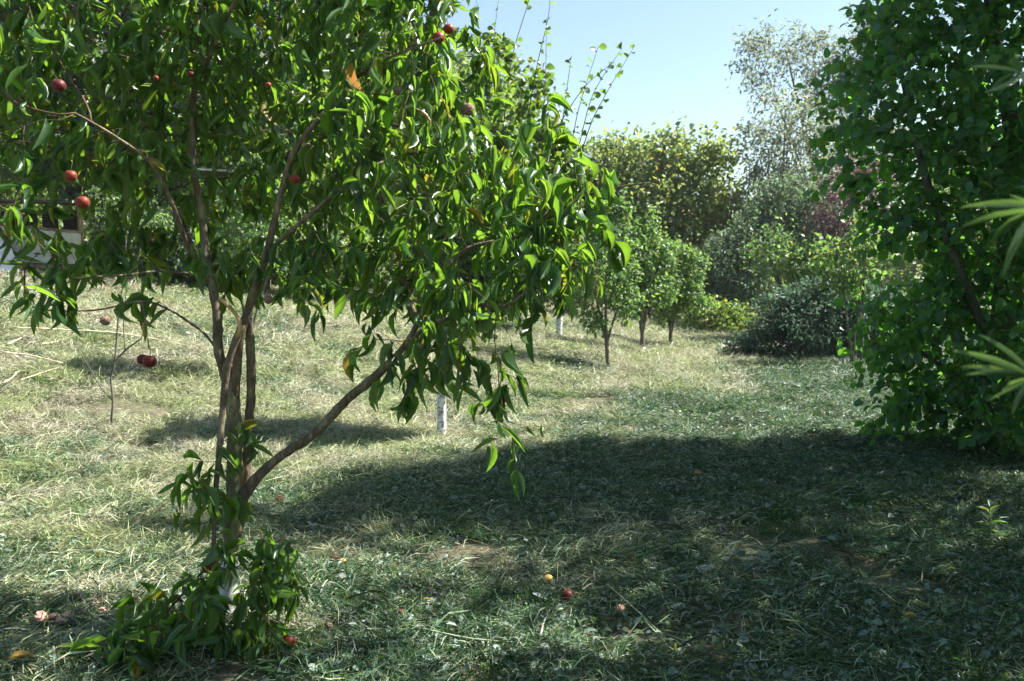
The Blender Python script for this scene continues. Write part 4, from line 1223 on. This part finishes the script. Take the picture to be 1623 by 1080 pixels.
n = len(x); a = Acc(); ang = R.random(n) * 6.283; d = np.stack([np.cos(ang), np.sin(ang), R.normal(size=n) * .3], -1)
L = .02 + .05 * R.random(n) ** 2.5
bake(a, np.stack([x, y, ground_h(x, y) + .03 + .03 * R.random(n)], -1), frames(d, unit(np.array([0, 0, 1.]) + R.normal(size=(n, 3)) * .4), R.normal(size=n) * .5), L, L * (.4 + .4 * R.random(n)), PLUM_T)
tag(link('leaf_shreds', a.mesh('leaf_shreds', M['cut_leaf'])), 'larger shredded pale leaves scattered over the shaded lawn', 'leaves', kind='stuff')


# single broad-leaved weeds
def weed(px, py, kind, label, size=.1, n=9, seed=0):
    rgw = np.random.default_rng(seed); b = G(px, py)
    t = thing('weed', b, label, 'weed', 'single weeds in the mown grass')
    if kind == 'rosette':
        for i in range(n):
            an = i * 2.4 + rgw.random() * .5; ti = .25 + rgw.random() * .5
            d = np.array([math.cos(an) * math.cos(ti), math.sin(an) * math.cos(ti), math.sin(ti)])
            Mm = frames(d[None], np.array([[0, 0, 1.]]), np.array([rgw.normal() * .2]))[0]
            L = size * (.6 + .6 * rgw.random()); tv, tf = BROAD_T[i % 4]
            a = Acc(); a.add_arr((tv * np.array([L, L * (.4 + .2 * rgw.random()), L])) @ Mm.T, tf.ravel(), np.full(len(tf), 4))
            link('leaf', a.mesh('leaf', M['weed_leaf']), t, (0, 0, .01))
    else:
        h = size * 1.8; a = Acc()
        tip = np.array([rgw.normal() * .1 * h, rgw.normal() * .1 * h, h])
        tube(a, [(0, 0, -.01), tip * .5 + (.1 * h * rgw.normal(), 0, 0), tip], [.003, .0025, .0015], 5)
        link('stem', a.mesh('stem', M['green_stalk']), t, (0, 0, 0))
        for i in range(n):
            f = .3 + .7 * i / (n - 1); an = i * 2.4; ti = .1 + .7 * f
            d = np.array([math.cos(an) * math.cos(ti), math.sin(an) * math.cos(ti), math.sin(ti)])
            Mm = frames(d[None], np.array([[0, 0, 1.]]), np.array([0.]))[0]
            L = size * (.9 - .3 * f); tv, tf = NARROW_T[i % 2]
            a = Acc(); a.add_arr((tv * np.array([L, L * .32, L])) @ Mm.T + tip * f, tf.ravel(), np.full(len(tf), 4))
            link('leaf', a.mesh('leaf', M['weed_leaf']), t, (0, 0, 0))


weed(1568, 872, 'up', 'upright bright green weed, tallest one at the lower right', .13, 12, 1)
weed(1524, 888, 'up', 'small weed with one pale pointed leaf beside the tall weed at the lower right', .06, 5, 2)
weed(1478, 893, 'up', 'yellow green weed at the end of the sunlit strip', .07, 7, 3)
weed(1005, 672, 'rosette', 'bright broad leaved weed on the sunny middle of the lawn', .15, 7, 4)
weed(708, 795, 'up', 'weed clump standing at the shadow edge right of the low peach limb', .09, 9, 5)
weed(640, 985, 'rosette', 'round leaved weed rosette on bare soil below the middle', .09, 7, 6)
weed(1198, 965, 'rosette', 'small bright rosette right of the curled dead leaf', .05, 6, 7)
weed(1287, 1012, 'rosette', 'small weed on the dark bare soil at the lower right', .055, 6, 8)
weed(1243, 1000, 'up', 'thin weed left of its twin on the dark bare soil', .05, 6, 9)
weed(1405, 1025, 'rosette', 'wide low weed near the bottom edge at the right', .08, 9, 10)
weed(150, 988, 'rosette', 'sunlit weed rosette beside the pink rotten peaches', .07, 8, 11)
weed(45, 1045, 'up', 'single upright weed at the lower left corner', .08, 6, 12)
weed(165, 1040, 'rosette', 'dark broad leaved weed left of the peach suckers', .16, 8, 13)
weed(560, 830, 'rosette', 'low dark weed right of the fallen red peach', .08, 8, 14)
weed(130, 830, 'up', 'weed tuft in the sunny grass left of the peach trunk', .06, 8, 15)


# ------------------------------------------------------------------ stalks lying about
def stalk(pts, w, mt, label, lift=.04):
    P3 = [G(*p) + (0, 0, lift * (.4 + random.random())) for p in pts]
    D = P3[0][1]
    c = sum(P3) / len(P3)
    a = Acc(); q_, rr = smooth_line([p - c for p in P3], np.linspace(w, w * .5, len(P3)) * .5 * D / 1578, .06, .4); tube(a, q_, rr, 5)
    o = link('stalk', a.mesh('stalk', M[mt])); o.location = Vector(c)
    tag(o, label, 'stalk', 'dry and green stalks lying on the grass')


stalk([(23, 533), (105, 540), (189, 547), (298, 555)], 3.4, 'straw', 'long straight straw stalk lying across the slope behind the bare sapling', .12)
stalk([(5, 571), (50, 580), (100, 590)], 3.6, 'straw', 'straw stalk just below the longest one at the left edge', .08)
stalk([(0, 620), (14, 613), (42, 580)], 3, 'straw', 'bent straw stalk pointing up at the left edge', .06)
stalk([(13, 559), (38, 542), (61, 536)], 3, 'straw', 'curved pale stalk at the far left, uppermost of the straws', .08)
stalk([(67, 557), (103, 546)], 3.6, 'straw', 'short thick straw stalk left of the bare sapling', .06)
stalk([(33, 609), (94, 592)], 2.6, 'straw', 'thin straw stalk lowest of the bunch at the left edge', .05)
stalk([(10, 720), (71, 708)], 3, 'green_stalk', 'pale green stalk in the sunny grass below the bare sapling', .05)
stalk([(262, 620), (272, 601)], 3.6, 'straw', 'short upright straw between sapling and peach stems', .05)
stalk([(856, 1032), (863, 1006), (870, 984)], 4, 'dead_twig', 'whitish dry stalk in the dark grass near the bottom middle', .05)
stalk([(648, 1015), (722, 1034), (800, 1037), (880, 1036)], 3.2, 'green_stalk', 'long pale green stalk lying flat near the bottom middle', .05)
stalk([(772, 1020), (776, 1050), (774, 1078)], 3.2, 'green_stalk', 'green stalk pointing towards the bottom edge', .05)
stalk([(963, 950), (1018, 995), (1055, 1032)], 2.8, 'green_stalk', 'thin stalk slanting down right of the two lone peaches', .05)
stalk([(1020, 1000), (1057, 1037), (1102, 1078)], 3.2, 'green_stalk', 'stalk slanting into the bottom edge right of the middle', .04)
stalk([(1180, 1074), (1317, 1052), (1395, 1046)], 3.2, 'green_stalk', 'long green stalk low at the bottom right', .05)
stalk([(1566, 1028), (1623, 1011)], 4, 'straw', 'pale straw stalk in the lower right corner', .05)
stalk([(1226, 905), (1265, 883)], 2.6, 'straw', 'thin straw left of the sunlit strip', .04)
stalk([(800, 843), (850, 850), (890, 840)], 2.6, 'green_stalk', 'curved pale stalk on the shaded lawn behind the brown soil patch', .05)
stalk([(40, 990), (120, 985)], 5, 'old_wood', 'dark stick lying in front of the pink rotten peaches', .02)
stalk([(105, 1021), (148, 998)], 3.4, 'straw', 'short straw beside the rotten peaches', .03)


# ------------------------------------------------------------------ peaches
def fruit_mat(name, red, yel, lo, hi, rough=.5):
    m, N, K = mat_new(name)
    tc = N.new('ShaderNodeTexCoord')
    n1 = N.new('ShaderNodeTexNoise'); n1.inputs['Scale'].default_value = 16; n1.inputs['Detail'].default_value = 5
    K.new(tc.outputs['Object'], n1.inputs['Vector'])
    n0 = N.new('ShaderNodeTexNoise'); n0.inputs['Scale'].default_value = 90; n0.inputs['Detail'].default_value = 3
    K.new(tc.outputs['Object'], n0.inputs['Vector'])
    ad = N.new('ShaderNodeMath'); ad.operation = 'MULTIPLY_ADD'; ad.inputs[1].default_value = .35
    K.new(n0.outputs[0], ad.inputs[0]); K.new(n1.outputs[0], ad.inputs[2])
    cr = ramp(N, [(lo, red), (hi, yel)]); K.new(ad.outputs[0], cr.inputs[0])
    b = N.new('ShaderNodeBsdfPrincipled'); b.inputs['Roughness'].default_value = rough; b.inputs['Sheen Weight'].default_value = .05
    b.inputs['Specular IOR Level'].default_value = .3
    K.new(cr.outputs[0], b.inputs['Base Color'])
    o = N.new('ShaderNodeOutputMaterial'); K.new(b.outputs[0], o.inputs[0])
    return m


M['peach_red'] = fruit_mat('peach_red', (.07, .003, .006), (.22, .035, .01), .62, .95)
M['peach_orange'] = fruit_mat('peach_orange', (.12, .007, .006), (.36, .085, .012), .58, 1.0)
M['peach_yellow'] = fruit_mat('peach_yellow', (.45, .07, .03), (.66, .42, .10), .5, .62)
M['peach_dry'] = fruit_mat('peach_dry', (.10, .06, .04), (.26, .18, .12), .5, .8, .9)
M['peach_rot'] = fruit_mat('peach_rot', (.42, .13, .09), (.70, .42, .32), .5, .75, .6)
M['blue_plum'] = fruit_mat('blue_plum', (.05, .06, .2), (.16, .2, .42), .5, .8, .5)


def peach_mesh(mat, shrivel=0.0, seed=0, cut=0):
    rgp = np.random.default_rng(seed)
    nu, nw = 28, 16; v = []; F = []
    for j in range(nw + 1):
        th = math.pi * j / nw
        for i in range(nu):
            ph = 2 * math.pi * i / nu
            g = math.exp(-(min(ph, 2 * math.pi - ph) / .16) ** 2) * .07 * math.sin(th)
            dip = .16 * math.exp(-(th / .35) ** 2)
            rr = 1 - g - dip + .03 * math.exp(-((math.pi - th) / .2) ** 2)
            if shrivel: rr *= 1 + shrivel * (rgp.random() - .5) * math.sin(th) + shrivel * .5 * math.sin(ph * 5 + th * 7)
            v.append((rr * math.sin(th) * math.cos(ph), rr * math.sin(th) * math.sin(ph), rr * math.cos(th) * .94))
    for j in range(nw):
        for i in range(nu):
            F.append((j * nu + i, (j + 1) * nu + i, (j + 1) * nu + (i + 1) % nu, j * nu + (i + 1) % nu))
    a = Acc(); a.add(v, F); return a.mesh('peach', mat)


PM = {k: peach_mesh(M[k], s, i) for i, (k, s) in enumerate([('peach_red', 0), ('peach_orange', 0), ('peach_yellow', 0), ('peach_dry', .22), ('peach_rot', .3), ('blue_plum', 0)])}


def fruit(px, py, dia_px, m, label, D=None, group=None, name='peach', cat='peach', sq=1.0, stalk_=False):
    if D is None:
        g = G(px, py); r_ = dia_px * .5 * g[1] / 1578
        g = G(px, py + dia_px * .5); c = g + (0, 0, r_ * .85 * sq + .028)
    else:
        r_ = dia_px * .5 * D / 1578; c = P(px, py, D)
    o = link(name, PM[m]); o.location = Vector(c); o.scale = (r_, r_, r_ * sq)
    o.rotation_euler = (random.uniform(-.5, .5), random.uniform(-.5, .5), random.uniform(0, 6.28)) if D is None else (random.uniform(-.25, .25), random.uniform(-.25, .25), random.uniform(0, 6.28))
    tag(o, label, cat, group)
    if D is not None:
        a = Acc(); tube(a, [(0, 0, .8), (.1, 0, 1.3), (.3, .1, 2.2)], [.07, .05, .05], 5)
        s_ = bpy.data.objects.new('stalk', a.mesh('stalk', M['twig_bark'])); C.objects.link(s_); s_.parent = o
    return o


hang = 'peaches hanging on the tree'; lay = 'peaches lying on the ground'
fruit(93, 136, 22, 'peach_red', 'dark red peach hanging alone in the upper left of the crown', 3.7, hang)
fruit(112, 279, 20, 'peach_orange', 'orange red peach half hidden by leaves, upper one of the left pair', 3.75, hang)
fruit(131, 321, 22, 'peach_orange', 'bright orange peach, lower one of the left pair above the shed', 3.7, hang)
fruit(467, 284, 17, 'peach_orange', 'orange peach hidden between leaves beside the forked middle limb', 4.0, hang)
fruit(237, 573, 22, 'peach_red', 'red peach with two leaves hanging low over the sunny grass', 4.0, hang)
fruit(226, 570, 18, 'peach_red', 'darker red peach tucked behind its low hanging twin', 4.06, hang)
fruit(333, 897, 27, 'peach_red', 'red peach hanging on the broken branch at the foot of the trunk', 4.1, hang)
fruit(741, 173, 20, 'peach_dry', 'shrivelled brown peach against the sky in the upper crown', 4.1, hang)
fruit(632, 143, 17, 'peach_dry', 'shrivelled brown peach left of the other dried one', 4.1, hang)
fruit(695, 60, 20, 'peach_orange', 'orange peach near the top edge at the right of the crown', 4.1, hang)
fruit(711, 46, 17, 'peach_orange', 'small orange peach touching the topmost one at the right', 4.15, hang)
fruit(425, 135, 10, 'peach_orange', 'small orange peach deep in the middle of the upper crown', 4.0, hang)
fruit(303, 118, 11, 'peach_red', 'small red peach beside the tall left stem', 4.1, hang)
fruit(247, 124, 9, 'peach_orange', 'small orange peach left of the tall left stem', 4.0, hang)
fruit(167, 508, 16, 'peach_dry', 'dark shrivelled peach hanging low over the grass at the left', 3.8, hang)
fruit(425, 475, 14, 'peach_dry', 'dried peach on a short twig right of the forked stem', 4.1, hang)
fruit(443, 797, 13, 'peach_red', 'red peach lying on sunny ground right of the trunk', None, lay)
fruit(530, 893, 15, 'peach_red', 'red peach lying in green weeds beside a yellow one', None, lay)
fruit(543, 898, 12, 'peach_yellow', 'small yellow peach touching the red one in green weeds', None, lay)
fruit(869, 927, 16, 'peach_yellow', 'yellow peach lying alone in the shaded grass', None, lay)
fruit(899, 953, 19, 'peach_red', 'red peach lying right of the lone yellow one', None, lay)
fruit(458, 1027, 24, 'peach_orange', 'large orange peach lying at the foot of the suckers', None, lay)
fruit(277, 1005, 22, 'peach_red', 'dark peach half hidden under the peach suckers', None, lay)
fruit(636, 981, 12, 'peach_orange', 'small rotten orange peach beside the round leaved weed', None, lay)
fruit(522, 1003, 12, 'peach_dry', 'small brown rotten peach near the bottom edge', None, lay)
fruit(982, 973, 16, 'peach_rot', 'pinkish rotten peach right of the lone red one', None, lay, sq=.6)
fruit(783, 752, 10, 'blue_plum', 'small blue plum lying at the edge of the shadow', None, None, 'plum', 'plum')
for px, py, d_, lab in [(66, 984, 20, 'red brown rotten peach half at the left end of the heap'), (84, 984, 16, 'rotten peach second from the left end of the heap'), (97, 990, 16, 'pink rotten peach sitting lowest in the heap'),
                        (106, 983, 12, 'small rotten peach at the middle of the heap'), (150, 966, 14, 'small pink rotten peach behind the sunlit weed rosette'), (166, 975, 20, 'large pale pink rotten peach right of the sunlit weed rosette')]:
    fruit(px, py, d_, 'peach_rot', lab, None, 'rotten peaches left of the trunk', sq=.6)

# ------------------------------------------------------------------ fallen leaves
M['yellow_leaf'] = leaf_mat('yellow_leaf', [(0, (.40, .22, .03)), (1, (.52, .32, .05))], (.45, .25, .03), .3, .5, (.5, .32, .08))
M['dead_leaf'] = leaf_mat('dead_leaf', [(0, (.34, .29, .28)), (1, (.42, .36, .34))], (.3, .22, .2), .2, .7, (.36, .3, .3))
for i, (px, py, L, lab) in enumerate([
        (148, 898, .07, 'yellow fallen leaf on the sunny ground left of the trunk'), (222, 969, .06, 'orange fallen leaf between rotten peaches and suckers'),
        (392, 1014, .08, 'yellow fallen leaf lying in the middle of the suckers'), (384, 1043, .07, 'orange fallen leaf below the suckers at the bottom'),
        (14, 1070, .13, 'large yellow fallen leaf in the bottom left corner'), (522, 739, .08, 'yellow fallen leaf behind the low diagonal limb'),
        (466, 816, .07, 'orange fallen leaf just right of the red peach on sunny ground'), (1113, 767, .10, 'orange brown leaf on the shaded lawn in the middle'),
        (670, 972, .05, 'small orange leaf right of the round leaved weed'), (300, 1000, .10, 'yellow leaf under the left side of the suckers'), (345, 985, .10, 'yellow leaf under the middle of the suckers'),
        (1450, 1000, .08, 'yellow green fallen leaf on dark soil at the lower right')]):
    b = G(px, py); an = random.uniform(-.6, .6) + (math.pi if i % 2 else 0)
    d = np.array([math.cos(an), math.sin(an) * .6, .15]); tv, tf = PEACH_T[i % 4]
    Mm = frames(d[None], np.array([[0, -.5, 1.]]), np.array([0.]))[0]
    a = Acc(); L *= .75; a.add_arr((tv * np.array([L, L * .3, L])) @ Mm.T, tf.ravel(), np.full(len(tf), 4))
    o = link('fallen_leaf', a.mesh('fallen_leaf', M['yellow_leaf'])); o.location = Vector(b + (0, 0, .06)); tag(o, lab, 'leaf', 'yellow leaves fallen on the ground')
b = G(1125, 915); a = Acc()
Mm = frames(np.array([[-1., -.2, .35]]), np.array([[0, -.8, 1.]]), np.array([.2]))[0]
tv, tf = leaf_template(BST, BWD, -.7, .9, .12, 99)
a.add_arr((tv * np.array([.13, .09, .13])) @ Mm.T, tf.ravel(), np.full(len(tf), 4))
o = link('dead_leaf', a.mesh('dead_leaf', M['dead_leaf'])); o.location = Vector(b + (.03, 0, .055)); tag(o, 'curled pinkish grey dead leaf on the shaded lawn', 'leaf')

# ------------------------------------------------------------------ thin air volume added to imitate veiling glare in the lens
hm, N, K = mat_new('glare_veil')
pv = N.new('ShaderNodeVolumePrincipled'); pv.inputs['Color'].default_value = (.93, .97, 1, 1); pv.inputs['Density'].default_value = .0004; pv.inputs['Anisotropy'].default_value = .3
o_ = N.new('ShaderNodeOutputMaterial'); K.new(pv.outputs[0], o_.inputs['Volume'])
a = Acc(); hx0, hx1, hy0, hy1, hz0, hz1 = -700, 700, -700, 700, -3.0, 14.0
v = [(x, y, z) for z in (hz0, hz1) for y in (hy0, hy1) for x in (hx0, hx1)]
a.add(v, [(0, 2, 3, 1), (4, 5, 7, 6), (0, 1, 5, 4), (2, 6, 7, 3), (0, 4, 6, 2), (1, 3, 7, 5)])
tag(link('glare_veil', a.mesh('glare_veil', hm, False)), kind='stuff')
